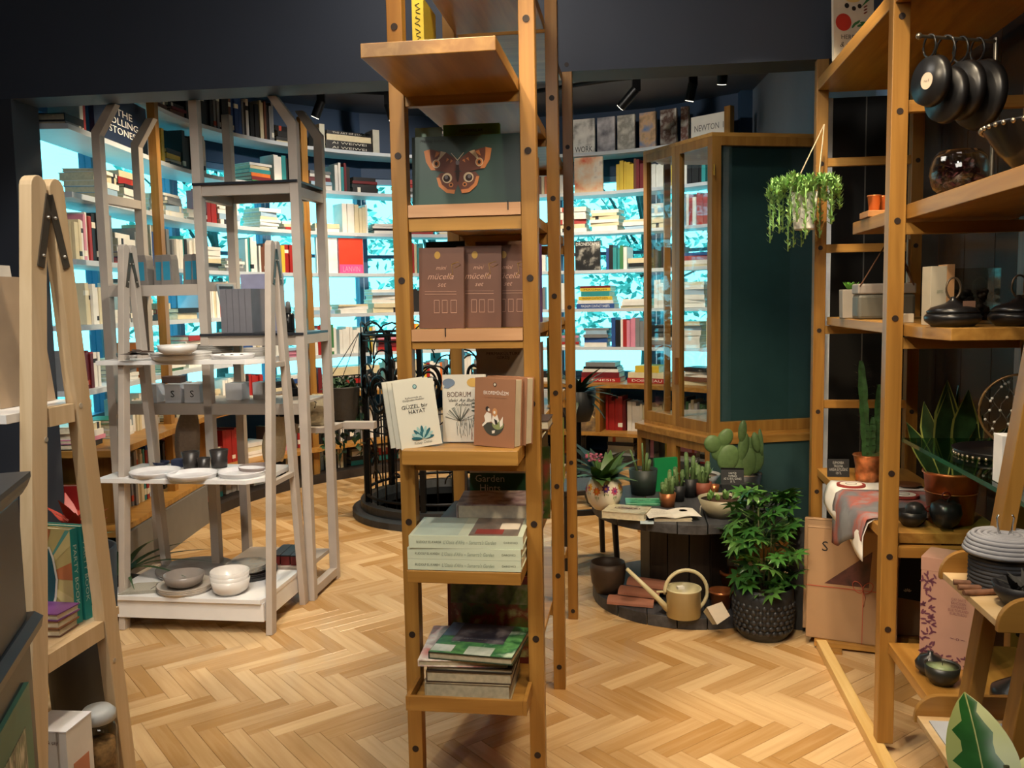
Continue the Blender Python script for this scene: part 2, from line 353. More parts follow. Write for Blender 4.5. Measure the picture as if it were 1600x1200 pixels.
# trees outside the curved window
def tree(x, y, h, seed, label):
    rnd = random.Random(seed); t = thing('tree', label, 'tree', (x, y, -.4), 0, 'trees outside the curved window')
    b = MB().tube([(0, 0, 0), (.05, .02, h*.4), (-.04, .05, h*.75)], .09, 8, taper=.5)
    for k in range(6): a = k*1.05; b.tube([(0, 0, h*(.3+.07*k)), (.5*math.cos(a), .5*math.sin(a), h*(.45+.08*k)), (1.0*math.cos(a), 1.0*math.sin(a), h*(.5+.1*k))], .03, 5, taper=.3)
    b.build('trunk', M('3c4a48', .9), t)
    f = MB()
    for k in range(3600):
        a = rnd.uniform(0, 2*PI); r = 1.1*math.sqrt(rnd.random()); z = h*.28 + rnd.random()*h*.85
        if math.sin(a*3 + z*3.1 + seed) + math.sin(z*5 + a*2) < -.1: continue
        T = Matrix.Translation((r*math.cos(a), r*math.sin(a), z)) @ Euler((rnd.uniform(-1.2, 1.2), rnd.uniform(-1.2, 1.2), rnd.uniform(0, 6.28))).to_matrix().to_4x4()
        f.leaf(T, .14, .08, n=2, m=rnd.randrange(2))
    f = f.build('foliage', [M('6aa89e', .6), M('a8d8cc', .6)], t); f['kind'] = 'stuff'
for i, (deg, r, h) in enumerate(((176, 6.6, 4.2), (150, 7.2, 5.2), (124, 6.8, 4.6), (99, 7.4, 5.4), (74, 6.8, 4.8), (48, 7.2, 5.2))):
    p = arc(R(deg), r); tree(p.x, p.y, h, i+3, 'leafy tree outside the curved window, %s from the left' % ['first', 'second', 'third', 'fourth', 'fifth', 'sixth'][i])
struct(MB().box(-14, 12, 4, 22, -.5, -.4).build('ground_outside', M('8fa09a', .9)))

# ------------------------------------------------------------------ curved bookshelves of the back room
# path: s < 0 runs along the straight left part towards the camera, s >= 0 is the angle-length along the arc
def path(s, r=CR):
    if s <= 0: return Vector((CX - r, CY + s, 0)), R(90)              # position of the front edge, heading
    a = PI - s / CR; return arc(a, r), a - PI/2
S0, S1 = -1.22, CR * R(143)
ORD = ['first', 'second', 'third', 'fourth', 'fifth', 'sixth', 'seventh', 'eighth', 'ninth', 'tenth', 'eleventh', 'twelfth', 'thirteenth', 'fourteenth', 'fifteenth', 'sixteenth', 'seventeenth', 'eighteenth', 'nineteenth', 'twentieth']
def s_at(px, z, r=CR):
    best = None
    for i in range(0, 780):
        s = S0 + i*.01; p, _ = path(s, r); q = proj((p.x, p.y, z))
        if s > S1: break
        if q[2] > 0 and (best is None or abs(q[0] - px) < best[0]): best = (abs(q[0]-px), s)
    return best[1]
POSTS = (s_at(243, 1.9), s_at(481, 1.4), s_at(1143, 2.7))
def curved_board(s0, s1, rin, rout, z0, z1, m=0, mb=None):
    b = mb or MB(); N = max(2, int((s1 - s0) / .12)); v = []
    for i in range(N+1):
        s = s0 + (s1-s0)*i/N
        for r, z in ((rin, z0), (rout, z0), (rout, z1), (rin, z1)): p, _ = path(s, r); v.append((p.x, p.y, z))
    f = []
    for i in range(N):
        for k in range(4): f.append((i*4+k, i*4+(k+1) % 4, i*4+4+(k+1) % 4, i*4+4+k))
    f += [(3, 2, 1, 0), (N*4, N*4+1, N*4+2, N*4+3)]
    return b.add(v, f, m)
LEV = [.74, 1.06, 1.405, 1.75, 2.095, 2.44, 2.785]
DEP = .30
case = thing('curved_bookcase', 'tall curved wall bookcase of pale shelves in front of the bright window', 'bookcase', (0, 0, 0))
PALE = M('c6ced6', .4, var=.03)
for k, z in enumerate(LEV):
    if k == 0: curved_board(S0, S1, CR - .14, CR + DEP, z - .035, z).build('shelf', PINE_X, case, label='pine counter-height shelf')
    else: curved_board(S0, S1, CR, CR + DEP, z - .028, z).build('shelf', PALE, case)
curved_board(S0, S1, CR - .12, CR + DEP, .27, .30).build('shelf', PINE_X, case, label='pine bottom shelf')
curved_board(S0, S1, CR - .10, CR + DEP, 0, .07).build('base', M('2a2320', .6), case)
curved_board(S0, .15, CR - .135, CR - .115, .0, .265).build('front_panel', M('6d6c6b', .5, var=.04), case, label='grey front panel below the pine cubbies')
for s in POSTS + (-1.0, .35, 2.75, 3.55, 4.35, 5.52):
    p, h = path(s, CR + .0); T = Matrix.Translation(p) @ Matrix.Rotation(h, 4, 'Z')
    top = 3.0 if s in POSTS else .71
    if top > 1: MB().box(-.03, .03, -.05, .0, .0, top).build('post', PINE_Z, case, p, (0, 0, h))
    else: MB().box(-.02, .02, .0, DEP + .1, .30, .705).build('divider', PINE_Z, case, path(s, CR - .1)[0], (0, 0, h))

COLS = {'white': 'e9e6df', 'cream': 'd8cba8', 'black': '1b1a1c', 'red': 'a52522', 'orange': 'd9702a', 'yellow': 'd8b93c', 'blue': '2d4f8e', 'pale blue': '9cb9d0',
        'green': '3f7a48', 'teal': '2f8f92', 'grey': '7b7c7e', 'brown': '6b3f2a', 'pink': 'd58aa0', 'purple': '5b3f86', 'dark red': '6e1c22'}
CN = list(COLS)
def far_book(b, T, w, d, h, m=0, p=1, band=None):
    # spine faces -y: w thickness, d depth, h height
    e = .0025; bd = min(.004, w*.2)
    b.box(-w/2, -w/2+bd, 0, d, 0, h, m, T); b.box(w/2-bd, w/2, 0, d, 0, h, m, T); b.box(-w/2+bd, w/2-bd, 0, bd, 0, h, m, T)
    b.box(-w/2+bd, w/2-bd, bd, d-.004, e, h-e, p, T)
    if band is not None: b.box(-w/2-.0004, w/2+.0004, -.0008, .01, h*band, h*(band+.12), 2, T)
LIE = lambda z: Matrix.Translation((0, 0, z)) @ Matrix.Rotation(-PI/2, 4, 'Y')   # lay a standing book on its side, spine still towards -y
specs = []      # (matrix, w, d, h, colour, posture, level index, s)
rb = random.Random(21)
PALS = {'mix': ['white']*10 + ['cream']*4 + ['black']*4 + ['red']*2 + ['orange', 'yellow', 'blue', 'pale blue', 'green', 'teal', 'grey', 'grey', 'brown', 'pink', 'dark red'],
        'light': ['white']*8 + ['cream']*3 + ['grey', 'black', 'red', 'pale blue'], 'dark': ['black']*5 + ['grey']*2 + ['dark red', 'brown', 'blue', 'white', 'cream']}
def bookT(s, z, depth, lean=0., turn=0.):
    p, h = path(s, CR + .02 + depth); q = Matrix.Translation((p.x, p.y, z + .0008)) @ Matrix.Rotation(h + turn, 4, 'Z')
    return q @ Matrix.Rotation(lean, 4, 'Y')
def fill(level, sa, sb, pal='mix', gapp=.16, zshift=0., maxh=.29, stackp=.45, zz=None, fr=.0):
    z = LEV[level] if zz is None else zz; s = sa
    while s < sb - .05:
        r = rb.random()
        if r < gapp: s += rb.uniform(.06, .2); continue
        if r < gapp + stackp:
            wd = rb.uniform(.2, .3); n = rb.randint(2, 6); y = z; bw = wd
            if s + wd > sb: break
            for k in range(n):
                t = rb.uniform(.018, .045); wk = bw * rb.uniform(.82, 1.0)
                if y + t > z + maxh: break
                T = bookT(s + wd/2, y, rb.uniform(0, .03), turn=rb.uniform(-.08, .08)) @ Matrix.Translation((wk/2, 0, t/2)) @ Matrix.Rotation(-PI/2, 4, 'Y')
                specs.append((T, t - .0008, .2, wk, rb.choice(PALS[pal]), 'lying', level, s + wd/2)); y += t
            s += wd + rb.uniform(.01, .05)
        else:
            n = rb.randint(4, 11); hh = rb.uniform(.2, maxh); cc = rb.choice(PALS[pal]); 
            for k in range(n):
                t = rb.uniform(.018, .042); h = min(maxh, hh * rb.uniform(.88, 1.08))
                if s + t > sb: break
                if rb.random() < .6: cc = rb.choice(PALS[pal])
                T = bookT(s + t/2, z, .015 + rb.uniform(0, .02)) 
                specs.append((T, t, .17, h, cc, 'standing', level, s + t/2)); s += t + .001
            s += rb.uniform(.0, .04)
# reserved stretches for the individually recognisable books: (level, px from, px to)
RES = {6: [(498, 660), (880, 1150)], 5: [(150, 250), (345, 395), (890, 960)], 3: [(480, 640), (895, 945)], 2: [(895, 965)], 0: [(512, 606), (898, 1046)]}
def free(level):
    z = LEV[level]; cuts = sorted((s_at(a, z + .1), s_at(b, z + .1)) for a, b in RES.get(level, [])); s = S0 + .02; out = []
    for a, b in cuts:
        if a > s + .1: out.append((s, a))
        s = max(s, b)
    if s < S1 - .1: out.append((s, S1 - .05))
    return out
for lv in range(7):
    for (a, b) in free(lv): fill(lv, a, b, {6: 'dark', 5: 'mix', 4: 'light', 3: 'mix', 2: 'light', 1: 'mix', 0: 'mix'}[lv], stackp=.62 if lv in (4, 2, 0) else .4, gapp=.1 if lv > 4 else .16, maxh=.27 if lv < 6 else .3)
DV = sorted((S0 + .03, -1.0, .35, 2.75, 3.55, 4.35, 5.52) + POSTS)
for a_, b_ in zip(DV, DV[1:]): fill(7, a_ + .04, b_ - .04, 'mix', .04, maxh=.33, stackp=.12, zz=.30)
for a_, b_ in zip(DV[3:], DV[4:]): fill(8, a_ + .04, b_ - .04, 'mix', .05, maxh=.17, stackp=.35, zz=.071)
ny = (s_at(888, .4), s_at(942, .4)); specs = [q for q in specs if not (q[6] == 7 and ny[0] - .02 < q[7] < ny[1] + .02)]
vis = []
def area(sp):
    T, w, d, h = sp[:4]; q = [proj(T @ Vector(c)) for c in ((-w/2, 0, 0), (w/2, 0, h), (-w/2, 0, h), (w/2, 0, 0))]
    if min(a[2] for a in q) < .3: return 0
    xs = [a[0] for a in q]; ys = [a[1] for a in q]
    if max(xs) < 85 or min(xs) > 1260: return 0
    cx, cy = sum(xs)/4, sum(ys)/4
    if 622 < cx < 845 and cy < 720: return 0                    # behind the pine ladder bookcase
    if cx > 1118 and cy > 205: return 0                         # behind the corner cabinet
    if cy < 140 or cy > 800: return 0
    if cx < 75 : return 0
    return (max(xs)-min(xs)) * (max(ys)-min(ys))
rank = sorted(range(len(specs)), key=lambda i: -area(specs[i])); chosen = sorted(i for i in rank[:255] if area(specs[i]) > 0)
def zone(s):
    if s < -.5: return 'left straight part'
    if s < .5: return 'start of the left bend'
    if s < 1.5: return 'in the left bend'
    if s < 2.6: return 'behind the white racks'
    if s < 3.45: return 'above the stair railing'
    if s < 4.6: return 'right of the pine ladder'
    return 'behind the glass cabinet'
LN = ['on the pine counter', 'on the lowest lit shelf', 'on the second lit shelf', 'on the third lit shelf', 'on the fourth lit shelf', 'on the fifth lit shelf', 'on the top shelf', 'under the pine counter', 'on the floor-level ledge']
cnt = {}; CM_ = {c: M(h, .45, var=.05) for c, h in COLS.items()}
BANDS = [M('efe9d8', .5), M('25242a', .5), M('b9452f', .5)]
for i in sorted(chosen, key=lambda i: specs[i][7]):
    T, w, d, h, c, post, lv, s = specs[i]; key = (c, post, lv, zone(s)); cnt[key] = cnt.get(key, 0) + 1
    b = MB(); far_book(b, Matrix.Identity(4), w, d, h, band=rb.choice([None, None, .1, .7]))
    bandm = BANDS[1] if c in ('white', 'cream', 'yellow', 'pale blue') and rb.random() < .6 else BANDS[rb.choice([0, 0, 2])]
    o = b.build('book', [CM_[c], PAGE, bandm]); o.matrix_world = T
    n = cnt[key]; total_word = ORD[min(n-1, 19)]
    tag(o, '%s %s %s book %s, %s' % (total_word, c, post, LN[lv], zone(s)), 'book', 'books on the curved bookcase')
rest = [i for i in range(len(specs)) if i not in set(chosen)]
b = MB()
rm = [CM_[c] for c in CN] + [PAGE]
for i in rest:
    T, w, d, h, c = specs[i][:5]; far_book(b, T, w, d, h, m=CN.index(c), p=len(CN))
ro = b.build('books', rm); tag(ro, 'remaining small books filling the far curved shelves', 'books', kind='stuff')

# recognisable books on the curved shelves
def face_book(px0, px1, level, h, cov, label, t=.03, words=None, wm=None, dz=0., pics=None, depth=0.02, lean=0.):
    z = LEV[level] + dz; sa, sb = s_at(px0, z + .1), s_at(px1, z + .1); w = abs(sb - sa); s = (sa + sb)/2
    T = bookT(s, z, depth); b = MB(); b.box(-w/2, w/2, 0, .004, 0, h, 0).box(-w/2, w/2, t-.004, t, 0, h, 0).box(-w/2, -w/2+.004, .004, t-.004, 0, h, 0).box(-w/2+.004, w/2-.003, .004, t-.004, .003, h-.003, 1)
    o = b.build('book', [cov, PAGE]); o.matrix_world = T @ Matrix.Rotation(-lean, 4, 'X'); tag(o, label, 'book')
    for (tx, cx, cz, ww, hh) in (words or []): lettering(tx, ww*w, (cx*w, -.001, cz*h), wm or M('f4f2ea'), o, h=hh)
    if pics: decal(pics[0], pics[1], (0, 0, 0), o)
    return o, w
K = M('1c1b1d', .4); WH = M('efece4', .45, var=.03)
face_book(158, 240, 5, .30, M('1b2a45', .4), 'dark blue large book with white block lettering on the left upper shelf', words=[('THE', .05, .66, .3, .04), ('ROLLING', .0, .48, .62, .04), ('STONES', 0, .3, .5, .04)])
# four covers leaning on the top shelf at the right, then the white boxed book
for k, (a, b_, cols, lab, wd) in enumerate(((893, 928, ['f0efe9', 'dcdbd6', '6c6b69'], 'white photo book with bare tree cover beside black one, top shelf', [('WORK', 0, .12, .8, .05)]),
        (931, 958, ['5a5a62', 'a9a8b0', 'd9d8dc'], 'grey photo book of misty shapes on the top shelf', None),
        (962, 990, ['e4e2d8', '9c9a92', 'f0eee6'], 'pale photo book with faint animal cover on the top shelf', None),
        (996, 1022, ['4a88c9', 'd8b48c', '7d6a5a'], 'blue photo book with sandy clouds on the top shelf', None),
        (1028, 1054, ['b7b3ab', '5a3d33', 'e4e2dc'], 'white photo book with brown buildings on the top shelf', None),
        (1060, 1072, ['e4e2dc', '6a3d33', 'e4e2dc'], 'narrow white book with a dark dog print on the top shelf', None))):
    face_book(a, b_, 6, .30, PIC(cols, 9), lab, words=wd, wm=K)
face_book(1075, 1132, 6, .2, WH, 'wide white boxed book with thin grey capitals on the top shelf', t=.08, words=[('NEWTON  I', 0, .5, .8, .05)], wm=M('6b6b6b'))
face_book(896, 940, 5, .31, PIC(['e8552a', 'f2c9a0', 'f6ead8', '7a3a20'], 5), 'orange magazine with a bearded face cover beside upright magazines', words=None)
face_book(897, 936, 3, .26, PIC(['17181a', '2b2b2c', 'b9b5ab'], 12), 'black photo book with spiky grey roofs leaning on the third shelf', words=[('DRONESCAPES', 0, .9, .92, .028)])
face_book(533, 571, 3, .30, M('e8472f', .4), 'bright orange-red square book facing out with pink foot', words=[('LANVIN', 0, .12, .7, .045)], wm=M('f3a0c0'), pics=([(0, [(-.11, .002), (.11, .002), (.11, .075), (-.11, .075)])], [M('e0569a')]))
face_book(500, 531, 3, .30, M('f3f3f1', .4), 'plain white book facing out beside the orange-red one')
face_book(484, 490, 3, .3, M('4a3b8c'), 'thin violet book beside plain white book')
def stack(px0, px1, level, rows, where, z0=None):
    z = LEV[level] if z0 is None else z0; sa, sb = s_at(px0, z+.05), s_at(px1, z+.05); W_ = sb - sa; s = (sa+sb)/2; y = z
    for k, (cn, t, f, words, wc, extra) in enumerate(rows):
        wk = W_*f; T = bookT(s, y, .0); t -= .0008
        b = MB(); far_book(b, Matrix.Translation((wk/2, 0, t/2)) @ Matrix.Rotation(-PI/2, 4, 'Y'), t, .22, wk)
        o = b.build('book', [M(COLS.get(cn, cn), .4), PAGE, PAGE]); o.matrix_world = T
        tag(o, extra + ' ' + where, 'book')
        if words: lettering(words, wk*.75, (0, -.001, t/2), M(wc), o, h=t*.5)
        y += t + .0008
stack(512, 584, 6, [('black', .038, 1, 'AI WEIWEI', 'd6d2c4', 'lowest thick black book lettered in cream'), ('black', .038, 1, 'AI WEIWEI', 'd6d2c4', 'second thick black book lettered in cream'),
                    ('cream', .05, .96, None, '', 'thick cream book'), ('black', .03, .95, 'THE ART OF STAGE', 'd6d2c4', 'uppermost black book')], 'in the stack on the dark top shelf')
for k, (a, b_, c_) in enumerate(((503, 511, 'cccab8'), (586, 595, 'b9b7a8'))): face_book(a, b_, 6, .2, M(c_), 'narrow pale book standing %s of the lettered black stack' % ('left', 'right')[k], t=.18)
stack(900, 958, 2, [('blue', .045, 1, 'MAGNUM CONTACT SHEETS', 'ffffff', 'thick navy book with white capitals'), ('white', .03, .95, None, '', 'white book above navy one'), ('yellow', .035, .9, 'MAGNUM CONTACT SHEETS', '4a3010', 'wide yellow book'),
                    ('teal', .045, .75, None, '', 'teal book'), ('yellow', .03, .8, 'MAGNUM', '4a3010', 'narrow yellow book'), ('dark red', .02, .8, None, '', 'thin dark red book on top')], 'in the stack with yellow spines')
stack(905, 968, 0, [('red', .04, 1, 'GENESIS', 'f1e6d8', 'lowest red book with capitals'), ('dark red', .05, .95, None, '', 'thick dark red book'), ('white', .03, .9, None, '', 'white book'), ('black', .02, .85, None, '', 'thin black book'), ('grey', .04, .75, None, '', 'grey book on top')], 'in the counter stack behind the dark plant')
stack(978, 1040, 0, [('red', .045, 1, 'DOISNEAU', 'f1e6d8', 'lowest red book'), ('cream', .05, .95, None, '', 'thick cream book'), ('yellow', .06, .6, None, '', 'yellow book on top')], 'in the counter stack left of the glass cabinet')
stack(520, 600, 0, [('white', .03, 1, None, '', 'lowest white book'), ('black', .03, 1, None, '', 'black book'), ('red', .04, .95, None, '', 'red book'), ('black', .035, .95, 'HENRI MATISSE', 'e8e4d8', 'lettered black book'), ('cream', .07, .9, None, '', 'thick cream book on top')], 'in the stack behind the stair railing')
fb, w = face_book(895, 935, 0, .30, PIC(['2a2522', '8b7358', 'd8b060'], 10), 'dark cover facing out with pale yellow capitals below the pine counter', dz=-.44, words=[('NEW', 0, .75, .5, .05), ('YORK', 0, .5, .8, .06)], wm=M('e8d9a0'), depth=-.08)
# ceiling track with black spotlights in the back room
tr = thing('lighting_track', 'thin black lighting track on the dark back ceiling', 'lighting track', (0, 0, 0))
MB().tube([(x, y, 3.16) for (x, y) in ((.2, 7.3), (.8, 6.95), (1.35, 6.75))], .018, 6).build('rail', IRON, tr)
MB().tube([(x, y, 3.16) for (x, y) in ((-2.0, 6.7), (-1.5, 7.1), (-.8, 7.3))], .018, 6).build('rail', IRON, tr)
for k, (x, y, dx, dy, lab) in enumerate(((.98, 6.86, -.16, .1, 'black track spotlight tilted left above the white boxed book'), (1.38, 6.72, -.03, .04, 'black track spotlight hanging straight near the right wall'),
                         (1.48, 6.2, .0, .06, 'black track spotlight nearest the beam, pointing down'), (-1.45, 7.08, -.08, .02, 'black track spotlight above the white racks'), (-.95, 7.25, .05, -.02, 'black track spotlight left of the pine ladder bookcase'))):
    t = thing('track_spotlight', lab, 'spotlight', (x, y, 3.19))
    MB().cyl((0, 0, .01), (0, 0, -.12), .012).box(-.03, .03, -.02, .02, -.14, -.02).build('bracket', IRON, t)
    e = Vector((dx*.7, dy*.7, -.24)); a = Vector((0, 0, -.12))
    MB().cyl(a, e, .036, n=16).build('lamp_head', IRON, t)
    MB().cyl(e, e + (e-a).normalized()*.004, .031, n=16).build('lens', EMIT('fff4dc', 2.5), t)

# ------------------------------------------------------------------ round stairwell with wrought iron railing
PX, PY, PR = -.50, 6.28, .66
well = thing('spiral_stair_railing', 'black wrought iron railing around the round stairwell opening', 'railing', (PX, PY, 0))
MB().lathe([(PR-.09, .001), (PR, .001), (PR, .045), (PR-.02, .055), (PR-.09, .055), (PR-.09, .001)], 48, smooth=False, caps=False).build('curb', M('2c3034', .5), well, label='dark grey round step')
MB().lathe([(PR-.15, .056), (PR-.06, .056), (PR-.06, .11), (PR-.13, .11), (PR-.15, .056), (PR-.15, .002)], 48, smooth=False, caps=False).build('curb', M('1c1f22', .5), well)
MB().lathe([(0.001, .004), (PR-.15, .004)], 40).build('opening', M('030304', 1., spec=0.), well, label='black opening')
RR = PR - .10; ZT = 1.28
def cp(a, z, r=RR): return (r*math.cos(a), r*math.sin(a), z)
def ring(z, r=.012, m=IRON, name='rail', a0=0, a1=2*PI):
    MB().tube([cp(2*PI*k/48, z) for k in range(48)], r, 5, closed=True).build(name, m, well)
ring(ZT, .011); ring(ZT-.04, .006); ring(.16, .012); ring(.62, .005)
def bend(xy, a0): return [cp(a0 + x/RR, z) for (x, z) in xy]
for k in range(6):
    a0 = R(200 + 60*k)
    x, y, _ = cp(a0, 0); MB().box(-.018, .018, -.018, .018, .1, ZT+.01).build('post', IRON, well, (x, y, 0), (0, 0, a0))
    wd = R(60) * RR
    for j in range(1, 6): 
        top = ZT - .45 if j in (2, 3, 4) else ZT - .3
        MB().tube(bend([(wd*j/6, .12), (wd*j/6, top)], a0), .0065, 5).build('bar', IRON, well)
    for (cx, cz, r_, th) in ((wd*.42, .88, .12, .016), (wd*.42, .88, .075, .01), (wd*.12, .93, .07, .013), (wd*.8, .93, .07, .013)):
        MB().tube(bend([(cx + r_*.75*math.cos(t*PI/10), cz + r_*math.sin(t*PI/10)) for t in range(20)], a0), th, 5, closed=True).build('rosette', IRON, well)
    for (cx, rr_, zb) in ((wd/6*1, wd/6, ZT-.32), (wd/6*3, wd/6, ZT-.22), (wd/6*5, wd/6, ZT-.32), (wd/6*2, wd/3, ZT-.16), (wd/6*4, wd/3, ZT-.16), (wd/6*1, wd/6, .45), (wd/6*3, wd/6, .62), (wd/6*5, wd/6, .45), (wd/6*2, wd/12, .3), (wd/6*4, wd/12, .3)):
        MB().tube(bend([(cx + rr_*math.cos(PI*t/8), zb + 1.25*rr_*math.sin(PI*t/8)) for t in range(9)], a0), .006, 5).build('arch', IRON, well)

def ivy(parent, top, n, spread, drop, seed, mats, L=.05, name='vine'):
    rnd = random.Random(seed)
    for k in range(n):
        a = rnd.uniform(0, 2*PI); r = spread*rnd.uniform(.5, 1); d = drop*rnd.uniform(.35, 1); b = MB(); P = []
        for i in range(9):
            t = i/8; P.append(Vector((r*math.cos(a)*(.5+min(1, t*3)*.7), r*math.sin(a)*(.5+min(1, t*3)*.7), top + .05*math.sin(PI*min(1, t*3)) - d*max(0, t-.15))))
        b.tube(P, .0025, 4, m=1)
        for p in P:
            for q in range(3):
                T = Matrix.Translation(p + Vector((rnd.uniform(-.015, .015),)*3)) @ Euler((rnd.uniform(-1.4, .2), rnd.uniform(-.6, .6), rnd.uniform(0, 6.28))).to_matrix().to_4x4()
                b.leaf(T, L*rnd.uniform(.7, 1.2), L*.7, n=3)
        b.build(name, mats, parent)
hp = Vector((-1.17, 6.03, .66))
hb = thing('hanging_planter', 'dark ribbed hanging pot of trailing ivy beside the stair railing', 'planter', hp)
MB().lathe([(.09, 0), (.11, .05), (.125, .26), (.13, .27), (.12, .27), (.105, .2)], 24).build('pot', M('3a3733', .6, bump=.5, scale=40), hb)
MB().lathe([(.001, .22), (.11, .22)], 20).build('soil', SOIL, hb)
MB().tube([(-.12, 0, .26), (.11, .13, .63)], .003, 4).tube([(.12, 0, .26), (.11, .13, .63)], .003, 4).tube([(0, -.12, .26), (.11, .13, .63)], .003, 4).build('cord', IRON, hb)
ivy(hb, .27, 16, .125, .62, 5, [M('2c4a2c', .5, var=.3), M('2c3a22')], .055)

# dark plants in front of the right part of the curved bookcase
for k, (x, y, z, lab) in enumerate(((.52, 6.9, .62, 'dark feathery plant on a tall dark stand right of the pine bookcase'), (.62, 6.3, .1, 'dark broad leaved plant behind the flowered vase'))):
    t = thing('potted_plant', lab, 'plant', (x, y, 0)); rnd = random.Random(k)
    MB().lathe([(.09, z-.08), (.12, z), (.14, z+.16), (.13, z+.16), (.12, z+.12)], 20).build('pot', M('2a2c2e', .6), t)
    MB().lathe([(.001, z+.13), (.125, z+.13)], 16).build('soil', SOIL, t)
    if z > .3: MB().cyl((0, 0, 0), (0, 0, z-.08), .02).cyl((0, 0, 0), (0, 0, .02), .12).build('stand', IRON, t)
    for q in range(26):
        a = rnd.uniform(0, 6.28); el = rnd.uniform(-.2, 1.3); L = rnd.uniform(.2, .34)
        T = Matrix.Translation((0, 0, z+.12)) @ Matrix.Rotation(a, 4, 'Z') @ Matrix.Rotation(el, 4, 'X'); b = MB(); b.leaf(T, L, L*(.2 if k == 0 else .35), curl=.5, n=6); b.build('leaf', M('1f3630' if k else '2a3a24', .45), t)

# ------------------------------------------------------------------ the pine ladder bookcase in the middle
CF = Frame(.06, 2.55, TH)
lad = thing('ladder_bookcase', 'tall narrow pine ladder bookcase standing end-on in the middle of the floor', 'bookcase', CF.o, CF.a)
HOLE = MB().cyl((0, -.0012, 0), (0, .0012, 0), .0100, n=12, smooth=False).mesh('peg_hole', M('24150c', .6))
def pegged_post(parent, u, v, z0, z1, w=.045, d=.045, holes=(), mat=None):
    o = MB().box(-w/2, w/2, -d/2, d/2, z0, z1).build('post', mat or PINE_Z, parent, (u, v, 0), bevel=.002)
    for z in holes: inst('peg_hole', HOLE, o, (0, -d/2 - .0006, z))
    return o
HZ = [.14, .50, .846, 1.20, 1.56, 1.915, 2.273, 2.63]
for k, v in enumerate((0, .757, 1.51)):
    pegged_post(lad, 0, v, 0, 2.95, holes=[z + (.0 if k == 0 else -.05*k) for z in HZ])
    pegged_post(lad, -.375, v, 0, 2.95, holes=HZ if k == 0 else [])
    for z in (2.09-.037, 1.70, 1.36, 1.0, .29, 2.80): 
        if k == 0 and z in (.29,): continue
        MB().box(-.3525, -.0225, v-.014 , v+.014, z - .0, z + .04).build('rail', PINE_X, lad, bevel=.0015)
def lshelf(z, v0, v1, t=.034, u0=-.351, u1=-.024, mat=PINE_X):
    return MB().box(u0, u1, v0, v1, z - t, z).build('shelf', mat, lad, bevel=.002)
lshelf(2.102+.012, -.43, .74, mat=PINE_Y); lshelf(2.50, .05, .74, mat=PINE_Y)
lshelf(1.775, -.0, 1.50); lshelf(1.418, -.0, 1.50); lshelf(1.088, -.17, 1.50, .042); lshelf(.739, -.15, 1.50, .036); lshelf(2.50, .78, 1.50); lshelf(2.11, .78, 1.50)
lshelf(.345, -.15, 1.50, .016)
MB().box(-.351, -.024, -.162, -.150, .329, .372).box(-.363, -.351, -.162, -.03, .329, .372).box(-.024, -.012, -.162, -.03, .329, .372).build('tray_rim', PINE_X, lad, bevel=.001)
for (z, nx) in ((1.775, .13), (1.418, -.06)):   # light retaining lips with a dark slot
    lp = MB().box(-.351, -.024, -.020, -.006, z - .035, z).build('lip', WOOD('c09066', 'd9ae84', 'x', .45), lad)
    MB().box(-.0015 + nx - .19, .0015 + nx - .19, -.0215, -.019, z - .022, z + .004).build('slot', BLACK, lp)

def book(label, w, h, t, cover, P, rotz=TH, rot=(0, 0, 0), cover2=None, cat='book', group=None, pages=PAGE, name='book', open_top=False):
    # front cover towards -y, spine at -x; origin at the centre of the foot of the front cover
    e = .003; b = MB()
    b.box(-w/2, w/2, 0, .003, 0, h, 0).box(-w/2, w/2, t-.003, t, 0, h, 0).box(-w/2, -w/2+.003, .003, t-.003, 0, h, 1)
    o = b.build(name, [cover, cover2 or cover]); o.location = P; o.rotation_euler = (rot[0], rot[1], R(rotz) + rot[2])
    MB().box(-w/2+.003, w/2-e, .003, t-.003, e, h-e).build('page_block', pages, o)
    return tag(o, label, cat, group)
FLATR = (-PI/2, 0, 0)
def lying(label, w, h, t, cover, P, deg=0, **k):       # front cover up, foot edge to the viewer
    P = Vector(P) + Vector((0, 0, t)); return book(label, w, h, t, cover, P, rotz=deg, rot=FLATR, **k)
def spine_out(label, length, depth, t, cover, P, deg=0, **k):   # lying, spine to the viewer; P at the middle of the spine's foot
    o = book(label, depth, length, t, cover, (0, 0, 0), rotz=0, rot=FLATR, **k)
    M_ = Matrix.Translation(Vector(P)) @ Matrix.Rotation(R(deg), 4, 'Z') @ Matrix.Translation((length/2, depth/2, t)) @ Matrix.Rotation(PI/2, 4, 'Z') @ Matrix.Rotation(-PI/2, 4, 'X')
    o.rotation_euler = (0, 0, 0); o.matrix_world = M_; return o

# top board: yellow standing book, small white book
o = book('yellow standing book with black scribbles on the top cantilevered board', .16, .25, .034, M('c9b83a', .4), CF.w(-.31, -.02, 2.115), rot=(0, 0, PI/2+.0))
o.location = CF.w(-.302, .11, 2.115)
for k in range(6): MB().tube([(-.0805, .017 + .008*math.sin(i*1.9+k), .03 + k*.035 + i*.005) for i in range(7)], .0011, 4).build('scribble', K, o)
o = spine_out('small white book lying spine out on the top cantilevered board', .19, .14, .024, M('c9c2bb', .5), CF.w(-.135, .01, 2.115), TH)
lettering('deniz defteri', .08, (0, 0, 0), K, o, h=.009, shear=.3, T=Matrix(((0, 0, 0, -.0706), (0, 0, -1, .012), (-1, 0, 0, .095), (0, 0, 0, 1))))
book('grey blue standing book at the right of the high rear board', .15, .3, .02, PIC(['4a5560', '8f9aa5'], 20), CF.w(-.06, .35, 2.50), rot=(0, 0, PI/2))

